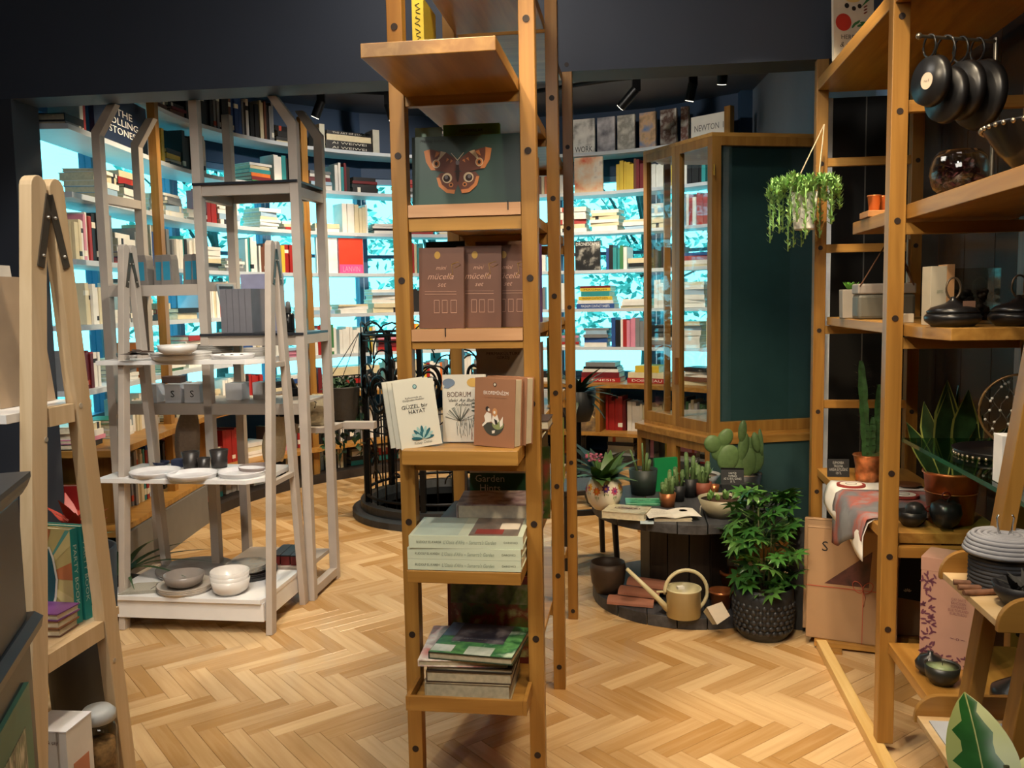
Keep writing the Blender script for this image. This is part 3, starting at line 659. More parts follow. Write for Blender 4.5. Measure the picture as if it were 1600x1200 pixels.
# butterfly print book
bf = book('dark green large book with an orange brown butterfly behind the upper pine opening', .325, .200, .02, M('2c4a40', .35, var=.1, scale=5), CF.w(-.187, .03, 1.777), rot=(-.06, 0, 0))
def mir(p): return [(-x, y) for x, y in reversed(p)]
fw = [(0, .006), (-.006, .035), (-.03, .052), (-.072, .062), (-.088, .058), (-.083, .03), (-.07, .008), (-.045, .004), (-.02, -.002)]
hw = [(0, .002), (-.02, .0), (-.045, .0), (-.056, -.012), (-.05, -.035), (-.03, -.052), (-.01, -.055), (0, -.03)]
fo_ = [(-.072, .062), (-.088, .058), (-.083, .03), (-.070, .008), (-.058, .008), (-.070, .03), (-.072, .048)]
ho_ = [(-.056, -.012), (-.05, -.035), (-.03, -.052), (-.01, -.055), (-.008, -.045), (-.027, -.043), (-.042, -.03), (-.048, -.012)]
pl = []
for f in (lambda p: p, mir):
    pl += [(0, f(hw)), (0, f(fw)), (1, f(fo_)), (1, f(ho_)), (2, f([(-.030, .052), (-.044, .056), (-.040, .045), (-.05, .032), (-.058, .026), (-.05, .04)])), (1, f([(-.046, .052), (-.056, .055), (-.06, .04), (-.052, .045)])),
           (2, f(ell(-.056, .024, .010, .011))), (1, f(ell(-.056, .024, .008, .009))), (3, f(ell(-.056, .024, .004, .005))), (1, f([(-.012, .03), (-.018, .034), (-.02, .024)])), (1, f([(-.022, .034), (-.028, .038), (-.03, .028)])),
           (2, f(ell(-.028, -.014, .013, .013))), (3, f(ell(-.029, -.015, .009, .009))), (4, f(ell(-.030, -.012, .0045, .005))), (1, f(ell(-.018, -.032, .006, .006))), (3, f(ell(-.018, -.032, .003, .003)))]
pl += [(3, ell(0, .0, .0045, .026)), (4, ell(0, .024, .005, .006)), (2, [(-.001, .03), (.001, .03), (-.016, .05), (-.017, .049)]), (2, [(.001, .03), (-.001, .03), (.016, .05), (.017, .049)])]
decal([(m, [(x*1.14, y*1.12) for x, y in p]) for m, p in pl], [M('6b4034', .6), M('c9804c', .6), M('d8c4a4', .6), M('2a1410', .6), M('6f6a70', .6)], (-.026, -.0005, .094), bf)
lettering('Mektup kutusu', .075, (-.10, -.001, .186), M('15241e'), bf, shear=.3)
book('pale green book edge showing above the butterfly book at left', .08, .235, .012, M('8fae9a', .5), CF.w(-.31, .075, 1.777), rot=(-.05, 0, 0))
g_ = book('bright olive green book standing behind the butterfly book', .17, .245, .02, M('6f9a2c', .4), CF.w(-.185, .10, 1.777), rot=(-.05, 0, 0))
lettering('HAYVANLAR', .07, (.0, -.001, .226), K, g_)

# kraft sets behind the second opening
KR = M('6f4a38', .55, var=.05); KR2 = M('8b5f48', .55, var=.05); PINK = M('c99a80', .6); GOLD = M('b98f3a', .4)
for k, (u, v, lab) in enumerate(((-.083, .085, 'rightmost of the three brown craft sets'), (-.165, .055, 'middle of the three brown craft sets'), (-.272, .028, 'leftmost of the three brown craft sets'))):
    o = book(lab + ' behind the pine opening', .135, .245 - .004*k, .022, KR, CF.w(u, v, 1.419), rot=(-.05, .012, 0), name='craft_set', cat='boxed set')
    decal([(0, ell(-.012, .215, .009, .011))], [GOLD], (0, 0, 0), o, 'emblem')
    for (tx, w_, x_, z_, m_) in (('mini', .032, .0, .178, PINK), ('mücella', .078, -.002, .153, PINK), ('set', .026, .002, .128, PINK)): lettering(tx, w_, (x_, -.001, z_), m_, o, shear=.35)
    b = MB()
    for (x, wd) in ((-.022, .015), (.002, .015), (.028, .017)):
        for (x0, x1, z0, z1) in ((x, x+wd, .045, .0465), (x, x+wd, .082, .0835), (x, x+.001, .045, .083), (x+wd, x+wd+.001, .045, .083)): b.box(x0, x1, -.001, 0, z0, z1)
    b.box(-.05, .045, -.0008, 0, .1, .1012).box(-.05, .045, -.0008, 0, .108, .1088).build('printed_outline', PINK, o)
    MB().tube([(.02, -.001, .15), (.035, -.001, .16), (.03, -.001, .188), (.042, -.001, .178), (.058, -.001, .186), (.05, -.001, .195), (.03, -.001, .188)], .0007, 4).build('printed_bird', GOLD, o)
book('dark green booklet with a pale arch standing behind the leftmost craft set', .12, .262, .01, M('2b2f2b', .5), CF.w(-.28, .13, 1.419), rot=(-.05, 0, 0))
book('blank brown sleeve standing behind the craft sets at right', .15, .258, .01, M('7a5a48', .6), CF.w(-.11, .13, 1.419), rot=(-.05, 0, 0))

# third shelf
COVW = M('dcd9c8', .4, var=.02)
def lean(u, v, z, w, h, t, cover, label, deg, tilt, roll, **k):
    return book(label, w, h, t, cover, CF.w(u, v, z), rotz=TH + deg, rot=(tilt, roll, 0), **k)
for k in range(3):
    o = lean(-.304 - .019*k, -.118 + .014*k, 1.0895, .118, .190, .011, COVW, ['foremost white booklet with a blue lotus drawing, leaning left', 'second white booklet half hidden behind the lotus booklet', 'third white booklet outermost behind the lotus booklets'][k], 26, -.1, -.10)
    if k == 0:
        lettering('Kalkınmada ve\nDoğrudan Katkılar', .062, (-.005, -.001, .138), M('3a3a38'), o, h=.013); lettering('GÜZEL bir', .075, (-.005, -.001, .118), K, o, h=.013); lettering('HAYAT', .048, (0, -.001, .102), K, o, h=.011)
        pl = [(0, ell(.003, .172, .006, .0065)), (1, ell(.003, .172, .004, .0045))]
        for q in range(9):
            a = PI*(q+.5)/9; L_ = .030 + .006*math.sin(a); cx, cz = .006 + L_*.62*math.cos(a), .022 + L_*.62*math.sin(a); pl.append((q % 2, ell(cx, cz, L_*.45, .0045, 12, a)))
        for q in range(6): a = PI*(q+.5)/6; pl.append(((q+1) % 2, ell(.006 + .013*math.cos(a), .022 + .013*math.sin(a), .010, .003, 12, a)))
        decal(pl, [M('1f5f6b'), M('9fc4c0')], (0, -.0005, 0), o, 'lotus_print'); lettering('Kitap Dizisi', .05, (.005, -.001, .012), M('8a8a80'), o)
o = lean(-.196, -.045, 1.092, .125, .195, .02, PIC(['cdc8b8', 'd8d2c2', 'bcb9ac'], 4), 'pale herbal book with a sun and grasses print in the middle of the shelf', 4, -.07, 0)
decal([(0, ell(.026, .172, .017, .013)), (1, ell(-.044, .172, .018, .012)), (1, [(-.055, .165), (-.03, .165), (-.045, .155), (-.058, .157)])] + [(2, ell(.034, .112 - .011*i, .013, .0025)) for i in range(3)]
      + [(3, [(.02 + .008*i, .006), (.0225 + .008*i, .006), (.0215 + .008*i, .045 - .003*i)]) for i in range(4)], [M('c9a050'), M('6f7f92'), M('3f4f45'), M('8a5038')], (0, -.0005, 0), o)
lettering('BODRUM', .068, (-.014, -.001, .138), M('5a3a2a'), o, h=.015); lettering("'daki Ay Bahar\nRehberi", .09, (.0, -.001, .115), M('3a3f3a'), o, h=.022, shear=.3)
b = MB(); rr = random.Random(5)
for k in range(34): x = rr.uniform(-.02, .052); z = rr.uniform(.01, .05); b.tube([(x, -.001, z), (x + rr.uniform(-.008, .008), -.001, z + rr.uniform(.012, .04))], .0005, 3)
for k in range(30): a = R(rr.uniform(10, 170)); b.tube([(-.012, -.001, .06), (-.012 + .045*math.cos(a), -.001, .06 + .045*math.sin(a))], .0004, 3)
b.build('grass_print', M('5f665c'), o)
KB = M('9a6c4e', .5, var=.03)
for k in range(2):
    o = lean(-.100 + .026*k, -.112 + .050*k, 1.0895, .128, .192, .047, KB, ['front kraft brown book with a round print of women, standing', 'second kraft brown book right behind the round-print book'][k], -19, -.05, .02, cover2=KB, pages=M('d8cbb0', .7))
    if k == 0:
        lettering('EKOFEMİNİZM', .078, (.004, -.001, .153), M('efe6d8'), o, h=.013)
        decal([(0, ell(.0, .175, .0055, .006)), (1, ell(0, .175, .003, .0035))], [M('4a3a30'), M('d8cbb0')], (0, -.0005, 0), o, 'emblem')
        S1_ = lambda p: [(x - .002, z + .075) for x, z in p]
        decal([(0, S1_(ell(0, -.008, .034, .036, 24, 0, PI, 2*PI))), (1, S1_(ell(.014, -.012, .018, .014))), (2, S1_([(-.03, .01), (-.022, .022), (-.008, .018), (-.006, -.004), (-.02, -.008), (-.034, -.02), (-.036, -.016), (-.026, -.004)])), (3, S1_(ell(-.020, .031, .006, .0065))), (2, S1_(ell(-.0155, .028, .0035, .0045))),
               (2, S1_([(-.002, .016), (.012, .016), (.018, -.002), (.004, -.014), (-.006, -.004)])), (4, S1_(ell(.004, .022, .008, .012))), (2, S1_(ell(.003, .022, .0035, .0045))), (2, S1_([(.02, -.004), (.03, .012), (.03, -.012), (.022, -.02)])), (2, S1_([(-.004, -.03), (.006, -.028), (.005, -.036), (-.003, -.038)])), (3, S1_([(.002, .004), (.012, .0), (.014, -.012), (.006, -.01)]))],
              [M('3f4038'), M('8b9560'), M('e6dccb'), M('2a2420'), M('c98f5a')], (0, -.0005, 0), o, 'round_print')
        lettering('Kadınlar, doğa, yaşam', .07, (.004, -.001, .138), M('7a5440'), o, h=.0035)
o = book('tall upright display card with dark heading behind the herbal book', .17, .275, .004, M('b9a99a', .5), CF.w(-.11, .16, 1.090), rot=(-.04, 0, 0), name='display_card', cat='card')
lettering('PERMAKÜLTÜRE\nGİRİŞ', .105, (.0, -.001, .238), M('3a2a22'), o, h=.026); decal([(0, ell(0, .266, .006, .006))], [M('3a3a38')], (0, -.0005, 0), o, 'emblem')
o = thing('acrylic_box', 'clear acrylic book holder behind the leaning books', 'holder', CF.w(-.15, .06, 1.089), R(TH))
AC = GLASS('dfe3ec', .35, .1, 'clear_acrylic')
MB().box(-.115, .135, 0, .16, .17, .173).build('top_plate', AC, o); MB().box(-.115, .135, .157, .160, 0, .17).build('back_plate', AC, o); MB().box(.132, .135, 0, .157, 0, .17).build('side_plate', AC, o); MB().box(-.115, -.112, 0, .157, 0, .17).build('side_plate', AC, o)
o = book('purple brown book lying closed inside the acrylic holder', .17, .15, .03, M('5b4a44'), CF.w(-.06, .20, 1.09), rot=FLATR); o.location.z += .031

# fourth shelf: photo book stack and mint books
z4 = .741
MINT = M('cdd6bd', .4, var=.02); z = z4
for k in range(3):
    t = .0315 if k < 2 else .036
    o = spine_out(['lowest pale mint book of the three with lettered spines', 'middle pale mint book of the three with lettered spines', 'uppermost pale mint book, its cover showing a red painting'][k], .325 - .0 * k, .21, t, MINT, CF.w(-.186 + (.006 if k == 2 else 0), -.148, z), TH + (1.5 if k == 2 else 0))
    # in the book's own axes: spine plane x = -w/2, its length along z, thickness along y
    Tm = lambda s_: Matrix(((0, 0, -1, -.1056), (0, 1, 0, t/2), (-1, 0, 0, 0), (0, 0, 0, 1)))
    def spine_text(tx, wd, along, mat, hh, sh=0.):
        vs, fs = text_geo(tx, sh); x0, x1 = min(v[0] for v in vs), max(v[0] for v in vs); y0, y1 = min(v[1] for v in vs), max(v[1] for v in vs); bb = MB()
        out = [(-.1057, t/2 - ((v[1]-(y0+y1)/2)*hh/(y1-y0)), .1625 + -(along) - (v[0]-(x0+x1)/2)*wd/(x1-x0)) for v in vs]
        out = [(a_, b_, c_) for a_, b_, c_ in out]; bb.add(out, fs); bb.build('lettering', mat, o)
    spine_text('RUDOLF EL-KAREH', .07, -.105, M('59604e'), .007); spine_text("L'Oasis d'Afra ~ Samarra's Garden", .15, .012, M('8c9a86'), .011, .3); spine_text('DAROVICI', .038, .128, M('59604e'), .006)
    if k == 2:
        b = MB()
        for (m_, x0, x1, y0, y1, e) in ((0, -.10, .10, .185, .315, .0006), (1, -.10, .10, .015, .155, .0006), (2, -.085, -.03, .06, .14, .0010), (3, -.03, .04, .02, .075, .0010)): b.add([(x0, -e, y0), (x1, -e, y0), (x1, -e, y1), (x0, -e, y1)], [(0, 1, 2, 3)], m_)
        b.build('cover_painting', [M('b9c8b8'), PIC(['5f564f', '85796d', '6b6a68'], 14), M('8c3a34'), M('d8ccb8')], o)
    z += t + .0006
o = thing('book', 'thick art book with a purple grey leaf photo cover, lying behind the mint stack', 'book', CF.w(-.135, .165, .8335), R(TH + 4))
MB().box(-.115, .115, -.10, .10, .0, .003).box(-.115, .115, -.10, .10, .045, .048).box(-.1185, -.115, -.10, .10, 0, .048).build('cover', PIC(['6a4a54', 'c9b9b8', '8b6870', 'e8dfd8'], 9), o)
MB().box(-.113, .112, -.097, .097, .003, .045).build('page_block', M('e4dcc8', .7, var=.1, scale=70), o)
o = thing('book', 'dark red hardback lying under the thick art book', 'book', CF.w(-.155, .20, .799), R(TH))
MB().box(-.15, .15, -.12, .12, 0, .003).box(-.15, .15, -.12, .12, .031, .034).build('cover', M('5a1c1c', .4), o); MB().box(-.147, .147, -.117, .117, .003, .031).build('page_block', M('8a4a44', .6), o)
o = thing('book', 'thick brown hardback at the bottom under the dark red one', 'book', CF.w(-.16, .20, .7395), R(TH)); MB().box(-.15, .15, -.12, .12, 0, .003).box(-.15, .15, -.12, .12, .056, .059).build('cover', M('3a2a22', .4), o); MB().box(-.147, .147, -.117, .117, .003, .056).build('page_block', M('b5a88c', .7), o)
o = book('green and white gardening book standing upright behind the art book', .2, .27, .02, M('2f5a3f', .4), CF.w(-.17, .40, .741), rot=(-.04, 0, 0))
decal([(0, [(-.1, .17), (.1, .17), (.1, .215), (-.1, .215)]), (1, [(-.1, .215), (.1, .215), (.1, .27), (-.1, .27)])], [M('e6e3da'), M('4a4640')], (0, 0, 0), o); lettering('Garden\nHints', .10, (-.03, -.001, .135), M('e8e6dc'), o)
book('dark flowered book standing beside the green gardening book', .12, .25, .018, PIC(['17140f', '3a4a20', '8a3a30'], 14), CF.w(-.06, .46, .741), rot=(-.04, 0, 0))

# tray: garden books
zt = .346
o = book('red framed garden picture book standing upright behind the tray stack', .27, .28, .02, M('6b2a26', .4), CF.w(-.17, .16, zt), rot=(-.03, 0, 0))
decal([(0, [(-.125, .02), (.125, .02), (.125, .255), (-.125, .255)]), (1, [(-.125, .19), (.125, .19), (.125, .255), (-.125, .255)])], [PIC(['2c3a20', '4f632c', '7a3a2c', 'a8ac78'], 16), PIC(['9a8a7c', '5f6a3a', '26301a'], 18)], (0, -.0004, 0), o)
book('black book edge rising behind the red framed garden book', .26, .295, .015, M('1b1a18', .4), CF.w(-.17, .20, zt), rot=(-.03, 0, 0))
rows = [(.055, .25, M('a59a80', .6), 'lowest thick book of the tray stack in a clear sleeve', 0, 0), (.034, .25, M('3a2c22', .4), 'second book from the bottom of the tray stack, dark boards', .5, .005), (.014, .25, M('23201e', .4), 'third thin black book of the tray stack', -1, .008),
        (.02, .26, PIC(['c9452f', 'efe6da', '7a2a22'], 10), 'red and white patterned book under the green garden book', 3, -.012), (.022, .25, M('2c3a2a', .4), 'uppermost garden book with a water lily pond cover', -6, .012)]
z = zt
for k, (t, w_, cm, lab, deg, du) in enumerate(rows):
    o = lying(lab, w_, .24 if k != 3 else .27, t - .0005, cm, CF.w(-.19 + du, -.125 - (.01 if k == 4 else 0), z), TH + deg, pages=M('b3a88c', .7, var=.15, scale=60))
    z += t
    if k == 4:
        b = MB()
        for (m_, x0, x1, y0, y1, e) in ((0, -.123, .123, .002, .238, .0004), (1, -.085, .075, .09, .238, .0008), (2, -.123, -.085, .13, .238, .0008), (3, -.123, -.06, .01, .06, .0010), (3, -.02, .06, .0, .06, .0010)): b.add([(x0, -e, y0), (x1, -e, y0), (x1, -e, y1), (x0, -e, y1)], [(0, 1, 2, 3)], m_)
        b.build('garden_photo', [PIC(['1f4f2c', '5f9a5a', '2f6a44', 'c8dcc0'], 14), PIC(['2c2a33', '45434c', '8f8a8c'], 12), PIC(['39465c', '6f7f95'], 10), PIC(['e6e8e0', '3f7a4a'], 9)], o)
        lettering('CLAUDE MONET À GIVERNY', .15, (-.005, -.0014, .115), M('8b8a86'), o, h=.007)
# books on the far bays, seen between the posts at the right
b_ = book('purple magazine standing on the second bay behind the right post', .19, .27, .012, M('6b46a0', .4), CF.w(-.03, .50, 1.42), rot=(0, 0, PI/2))
for k in range(5): spine_out('%s grey flat magazine in the low pile under the purple magazine' % ORD[k], .2, .14, .014, M(['c9c6bf', '55534f', 'b5b0a5', '7d7a73', 'd8d4ca'][k], .4), CF.w(-.03, .36, 1.419 + .0145*k), TH + 90)
book('lime green thin book standing between the second and third posts', .18, .27, .014, M('8fae2c', .4), CF.w(.0, 1.0, .741), rot=(0, 0, PI/2))
book('brown box file with burnt lettering on the upper second bay', .18, .22, .06, M('8a5a34', .5), CF.w(-.04, .55, 1.777), rot=(0, 0, PI/2))
book('dark picture book standing in the third bay near the post', .2, .26, .015, PIC(['1f2418', '5a6a3a', '8a8f7a'], 12), CF.w(-.03, .98, 1.09), rot=(0, 0, PI/2))
book('brown standing book on the lower second bay', .2, .26, .02, M('6a4a36', .4), CF.w(-.03, .5, 1.09), rot=(0, 0, PI/2))
book('black tall book on the low second bay beside the post', .2, .27, .02, M('191715', .4), CF.w(-.03, .62, .741), rot=(0, 0, PI/2))

# ------------------------------------------------------------------ white-washed ladders and racks at the left
def aframe(parent, u, v, wood, H_=1.79, spread=.48, hinge=True):
    w, d = .030, .052; n = 8
    def leg(foot, top, off):
        F, T_ = Vector(foot), Vector(top); L = (T_ - F).length; q = (T_ - F).to_track_quat('Z', 'X').to_matrix().to_4x4()
        a = math.atan2(T_.y - F.y, T_.z - F.z); Tm = Matrix.Translation(F) @ Matrix.Rotation(-a, 4, 'X')
        prof = [(-d/2, .0), (d/2, .0)] + [(d/2*math.cos(PI*i/n), L - d/2 + d/2*math.sin(PI*i/n)) for i in range(n+1)]
        MB().prism(prof, 'x', -w/2, w/2, T=Tm).build('leg', wood, parent, bevel=.002)
    ap = v + spread/2
    leg((u, v, 0), (u, ap - .028, H_), 0); leg((u, v + spread, 0), (u, ap + .028, H_), 0)
    if hinge:
        hb_ = MB(); x = u + w/2 + .002
        for (y0, z0, y1, z1) in ((ap, H_ - .04, ap - .045, H_ - .20), (ap, H_ - .04, ap + .045, H_ - .20)):
            dy, dz = y1 - y0, z1 - z0; L = math.hypot(dy, dz); nx, nz = -dz/L*.011, dy/L*.011
            hb_.prism([(y0 - nx, z0 - nz), (y0 + nx, z0 + nz), (y1 + nx, z1 + nz), (y1 - nx, z1 - nz)], 'x', x - .002, x + .001)
        h_ = hb_.build('hinge_plate', M('5a5248', .4, .6), parent)
        for (y, z) in ((ap-.012, H_-.09), (ap-.036, H_-.175), (ap+.012, H_-.09), (ap+.036, H_-.175)): MB().ball((x + .002, y, z), .004, 8).build('screw', M('c9c4bb', .3, .9), h_)
TF = Frame(-1.12, 3.91, TH); TK = Frame(-1.04, 4.34, TH)
dis = thing('ladder_display', 'pale grey A-frame ladder display with three white shelves of tableware', 'display shelf', TF.o, TF.a)
aframe(dis, 0, 0, GREYW, spread=.41); aframe(dis, -.72, 0, GREYW, spread=.41)
SHW = M('e9e7e4', .3, var=.02)
MB().prism([(-.83, .07), (-.10, .07), (-.03, .13), (-.03, .36), (-.83, .36)], 'z', 1.230, 1.250).build('shelf', SHW, dis, bevel=.001, label='uppermost white shelf')
MB().prism([(-.82, .00), (-.09, .00), (-.025, .08), (-.025, .39), (-.82, .39)], 'z', .690, .710).build('shelf', SHW, dis, bevel=.001, label='middle white shelf')
MB().prism([(-.795, -.04), (-.03, -.04), (-.018, .0), (-.018, .41), (-.795, .41)], 'z', .150, .170).build('shelf', SHW, dis, bevel=.001, label='lowest white shelf')
MB().box(-.755, -.02, -.028, -.010, .065, .150).box(-.755, -.02, .37, .388, .065, .150).box(-.755, -.737, -.01, .37, .065, .150).box(-.038, -.02, -.01, .37, .065, .150).build('plinth', SHW, dis, bevel=.001)
for u in (-.72, 0):
    for (z, v0, v1) in ((1.207, .15, .26), (.667, .09, .32)): MB().box(u-.012, u+.012, v0, v1, z, z+.022).build('bearer', GREYW, dis)

def on_shelf(px, py, z): p = on(px, py, z); return p
def px_m(p): return p.y / FOC
def plate(px, py, z, wpx, n, label, col=CERAM, h=.018, name='plate', dark=False, group=None, wob=.0):
    p = on(px, py, z); r = wpx * px_m(p) / 2
    for k in range(n):
        o = MB().lathe([(.001, .004), (r*.80, .004), (r*.90, .006), (r*.975, h), (r, h), (r*.99, h-.004), (r*.93, .0), (.001, 0)], 30, wob=wob).build(name, col)
        o.location = (p.x, p.y, z + .0005 + k * (h*.42 + .001)); tag(o, label if n == 1 else label[k], 'plate' if name == 'plate' else 'bowl', group)
    return p, r
def bowl(px, py, z, wpx, hpx, n, label, col=CERAM, step=.012, wob=.03, dz=0):
    p = on(px, py, z); s = px_m(p); r = wpx*s/2; h = hpx*s
    for k in range(n):
        o = MB().lathe([(.001, .006), (r*.5, .006), (r*.8, h*.35), (r*.95, h), (r, h), (r*.88, h*.3), (r*.62, .0), (.001, 0)], 30, wob=wob).build('bowl', col)
        o.location = (p.x, p.y, z + .0005 + dz + k*step); o.rotation_euler = (0, 0, k*1.1); tag(o, label if n == 1 else label[k], 'bowl')
CW = M('d9d5cf', .2, var=.03); DARKC = M('302c2a', .35, var=.2, scale=30)
# uppermost shelf
Z1, Z2, Z3 = 1.2505, .7105, .1705
plate(212, 558, Z1, 56, 2, ['lower thin speckled plate at the left end of the top shelf', 'upper thin speckled plate under the brown dish'], M('b5afa8', .3, var=.3, scale=60), .014)
o = MB(); 
for k in range(9): o.leaf(Matrix.Translation((.02*math.cos(k*2.3), .02*math.sin(k*2.3), .002*k)) @ Euler((.12 + .10*math.sin(k*1.7), .2*math.cos(k), k*.9)).to_matrix().to_4x4(), .07, .045, curl=.05, n=4)
p = on(214, 556, Z1 + .022); o = o.build('leaf_dish', M('3f2c22', .5, var=.3), loc=(p.x, p.y, Z1 + .024)); tag(o, 'curled brown leaf-shaped dish on the thin speckled plates', 'dish')
plate(284, 561, Z1, 92, 2, ['lower wide white plate near the middle of the top shelf', 'second wide white plate carrying the shallow bowl'], CW, .022)
bowl(277, 553, Z1 + .034, 62, 14, 1, 'shallow white bowl standing on the wide white plates', CW, wob=.02)
plate(364, 560, Z1, 68, 1, 'white round dish with dark stones at the right of the top shelf', M('efecea', .2), .020)
p = on(364, 560, Z1)
for k, (dx, dy) in enumerate(((-.045, -.01), (-.005, .0), (.04, .005), (.005, -.03))):
    o = MB().ball((0, 0, .006), .011, 8, sc=(1, .8, .6)).build('stone', M('26262c', .3)); o.location = (p.x+dx, p.y+dy, Z1+.008); tag(o, '%s small dark stone from the left in the white round dish' % ORD[k], 'stone')
plate(330, 553, Z1, 68, 4, ['%s grey plate from the bottom in the rear stack, top shelf' % ORD[k] for k in range(4)], M('8e8b84', .35), .020)
plate(398, 556, Z1, 34, 3, ['%s small rimmed plate from the bottom behind the right ladder leg' % ORD[k] for k in range(3)], M('a8a39b', .35), .020)
# middle shelf
plate(243, 742, Z2, 78, 1, 'white raised-rim plate at the left of the middle shelf', M('e4e2e2', .2), .022)
plate(301, 746, Z2, 79, 1, 'white raised-rim plate in the middle of the middle shelf', M('e8e6e6', .2), .022)
plate(379, 742, Z2, 76, 1, 'white raised-rim plate at the right of the middle shelf', M('e4e2e2', .2), .022)
for k, (x, y, w_, h_, lab) in enumerate(((299, 732, 28, 27, 'left black stoneware cup with a matte rim'), (343, 730, 29, 28, 'right and tallest black stoneware cup'), (319, 733, 21, 18, 'smallest black stoneware cup between two larger cups'))):
    p = on(x, y, Z2); s = px_m(p); r = w_*s/2; h = h_*s
    o = MB().lathe([(.001, .0), (r*.82, 0), (r*.9, h*.45), (r*.86, h*.48), (r, h), (r*.9, h), (r*.8, h*.2), (.001, h*.15)], 24).build('cup', DARKC, loc=(p.x, p.y, Z2+.0005)); tag(o, lab, 'cup')
bowl(252, 727, Z2, 26, 6, 1, 'tiny dark blue bowl behind the left plate', M('22263f', .3), wob=0)
plate(402, 734, Z2, 58, 1, 'greyish pink fluted dish at the back right of the middle shelf', M('8f8078', .4), .02)
p = on(285, 728, Z2); o = MB()
for k in range(10): o.box(-.045, .045, -.03, .03, .0035*k, .0035*k+.0025, T=Matrix.Rotation(.06*math.sin(k), 4, 'Z'))
o = o.build('folded_cloth', M('2c3450', .9, bump=.4), loc=(p.x, p.y, Z2+.0005)); tag(o, 'navy patterned folded cloth behind the black cups', 'cloth')
# lowest shelf
plate(305, 893, Z3, 120, 2, ['lower large brown grey platter at the back left of the lowest shelf', 'upper large brown grey platter at the back left of the lowest shelf'], STONEW, .016)
plate(290, 921, Z3, 88, 3, ['%s cream plate from the bottom under the taupe bowl' % ORD[k] for k in range(3)], M('b5aa9c', .3), .016)
bowl(288, 914, Z3 + .026, 64, 19, 1, 'taupe bowl standing on the cream plates of the lowest shelf', M('8b8179', .25), wob=0)
bowl(360, 926, Z3, 62, 24, 3, ['lowest of the three nested wobbly white bowls', 'middle of the three nested wobbly white bowls', 'topmost of the three nested wobbly white bowls'], M('ddd6cd', .2), step=.019, wob=.02)
plate(388, 898, Z3, 92, 3, ['%s black square-rimmed plate from the bottom, lowest shelf right' % ORD[k] for k in range(3)], M('221f1e', .35), .018)
plate(386, 890, Z3 + .034, 68, 4, ['%s pale blue grey plate from the bottom on the black plates' % ORD[k] for k in range(4)], PIC(['8b9aa0', 'a39a8c', '5a6266'], 12), .013)
# linen napkin, folded, hanging slightly over the edge
p = on(225, 922, Z3); s = px_m(p); b = MB()
for k in range(4):
    w_, d_ = (.20, .15); zz = .004*k
    b.prism([(-w_/2 + .01*k, -.06), (w_/2 - .005*k, -.055), (w_/2, .02), (w_/2 - .02, .07), (-w_/2 + .05, .08 - .004*k), (-w_/2 + .01, .03)], 'z', zz, zz + .0036)
o = b.build('napkin', M('a8a394', .95, bump=.3, scale=200), loc=(p.x, p.y, Z3+.0005), rot=(0, 0, R(6)), bevel=.002); tag(o, 'folded grey green linen napkin at the left front corner of lowest shelf', 'napkin')
MB().tube([(.045, -.045, .0172), (.055, .0, .0175), (.05, .03, .0172), (.07, .06, .0172)], .0012, 4).build('ribbon', K, o)
# crumpled paper and gifts on the floor behind
def crumple(label, P, w, d, h, mat, seed, name='crumpled_paper', cat='paper'):
    rnd = random.Random(seed); n = 12; vs = []; fs = []
    for i in range(n):
        for j in range(n):
            x, y = (i/(n-1)-.5), (j/(n-1)-.5); e = max(0, 1 - (abs(x)*2)**3) * max(0, 1 - (abs(y)*2)**3)
            vs.append((x*w*rnd.uniform(.9, 1.08), y*d*rnd.uniform(.9, 1.08), .003 + h*e*rnd.uniform(.35, 1)))
    for i in range(n-1):
        for j in range(n-1): a = i*n+j; fs.append((a, a+n, a+n+1, a+1))
    o = MB().add(vs, fs).build(name, mat, loc=P); m = o.modifiers.new('t', 'SOLIDIFY'); m.thickness = .002; m.offset = 1; tag(o, label, cat); return o
p = on(255, 868, 0); crumple('shiny cellophane wrapped pale bundle on the floor behind the display', (-1.69, 4.60, 0), .26, .20, .09, M('a9a59f', .15, spec=.9), 4, 'wrapped_bundle', 'bundle')
crumple('brown paper wrapped bundle on the floor behind the left ladder leg', (-1.93, 4.62, 0), .18, .22, .07, M('7a6650', .7), 6, 'wrapped_bundle', 'bundle')
gb = [(428, 900), (450, 900), (470, 898)]
for k in range(3):
    o = thing('gift_box', '%s dark red box with a black lid from the left on the rack base' % ORD[k], 'box', TK.w(-.20 + .052*k, .06, .166), R(TH + 4))
    MB().box(-.023, .023, 0, .20, .0, .045).build('body', M('6e2420', .5), o); MB().box(-.024, .024, -.001, .201, .045, .052).build('lid', M('2a2426', .4), o)

# tall white portal racks behind the display
rk = thing('portal_rack', 'tall grey white portal rack with angled tops reaching the beam', 'rack', TK.o, TK.a)
MB().box(-.478, -.024, .03, .38, .145, .165).build('shelf', GREYW, rk)
def bent_post(u, v, side):
    w = .022; z0, z1 = 2.36, 2.497; du = -side*.095
    MB().prism([(u-w, 0), (u+w, 0), (u+w, z0 + .01*side), (u+w+du, z1), (u-w+du, z1), (u-w, z0 - .01*side)], 'y', v - .022, v + .022).build('post', GREYW, rk, bevel=.0015)
for v in (.03, .38):
    bent_post(0, v, 1); bent_post(-1.02, v, -1)
    MB().box(-.522, -.478, v-.022, v+.022, 0, 2.497).build('post', GREYW, rk, bevel=.0015)
for u in (-1.02, -.5, 0):
    for z in (.02, .93, 1.30, 1.57, 2.02): 
        if (u == -1.02 and z in (1.30,)) or (u == 0 and z in (1.57, .93)): continue
        MB().box(u-.02, u+.02, .052, .358, z, z+.045).build('rail', GREYW, rk, bevel=.001)
DSL = M('2b2d33', .3)
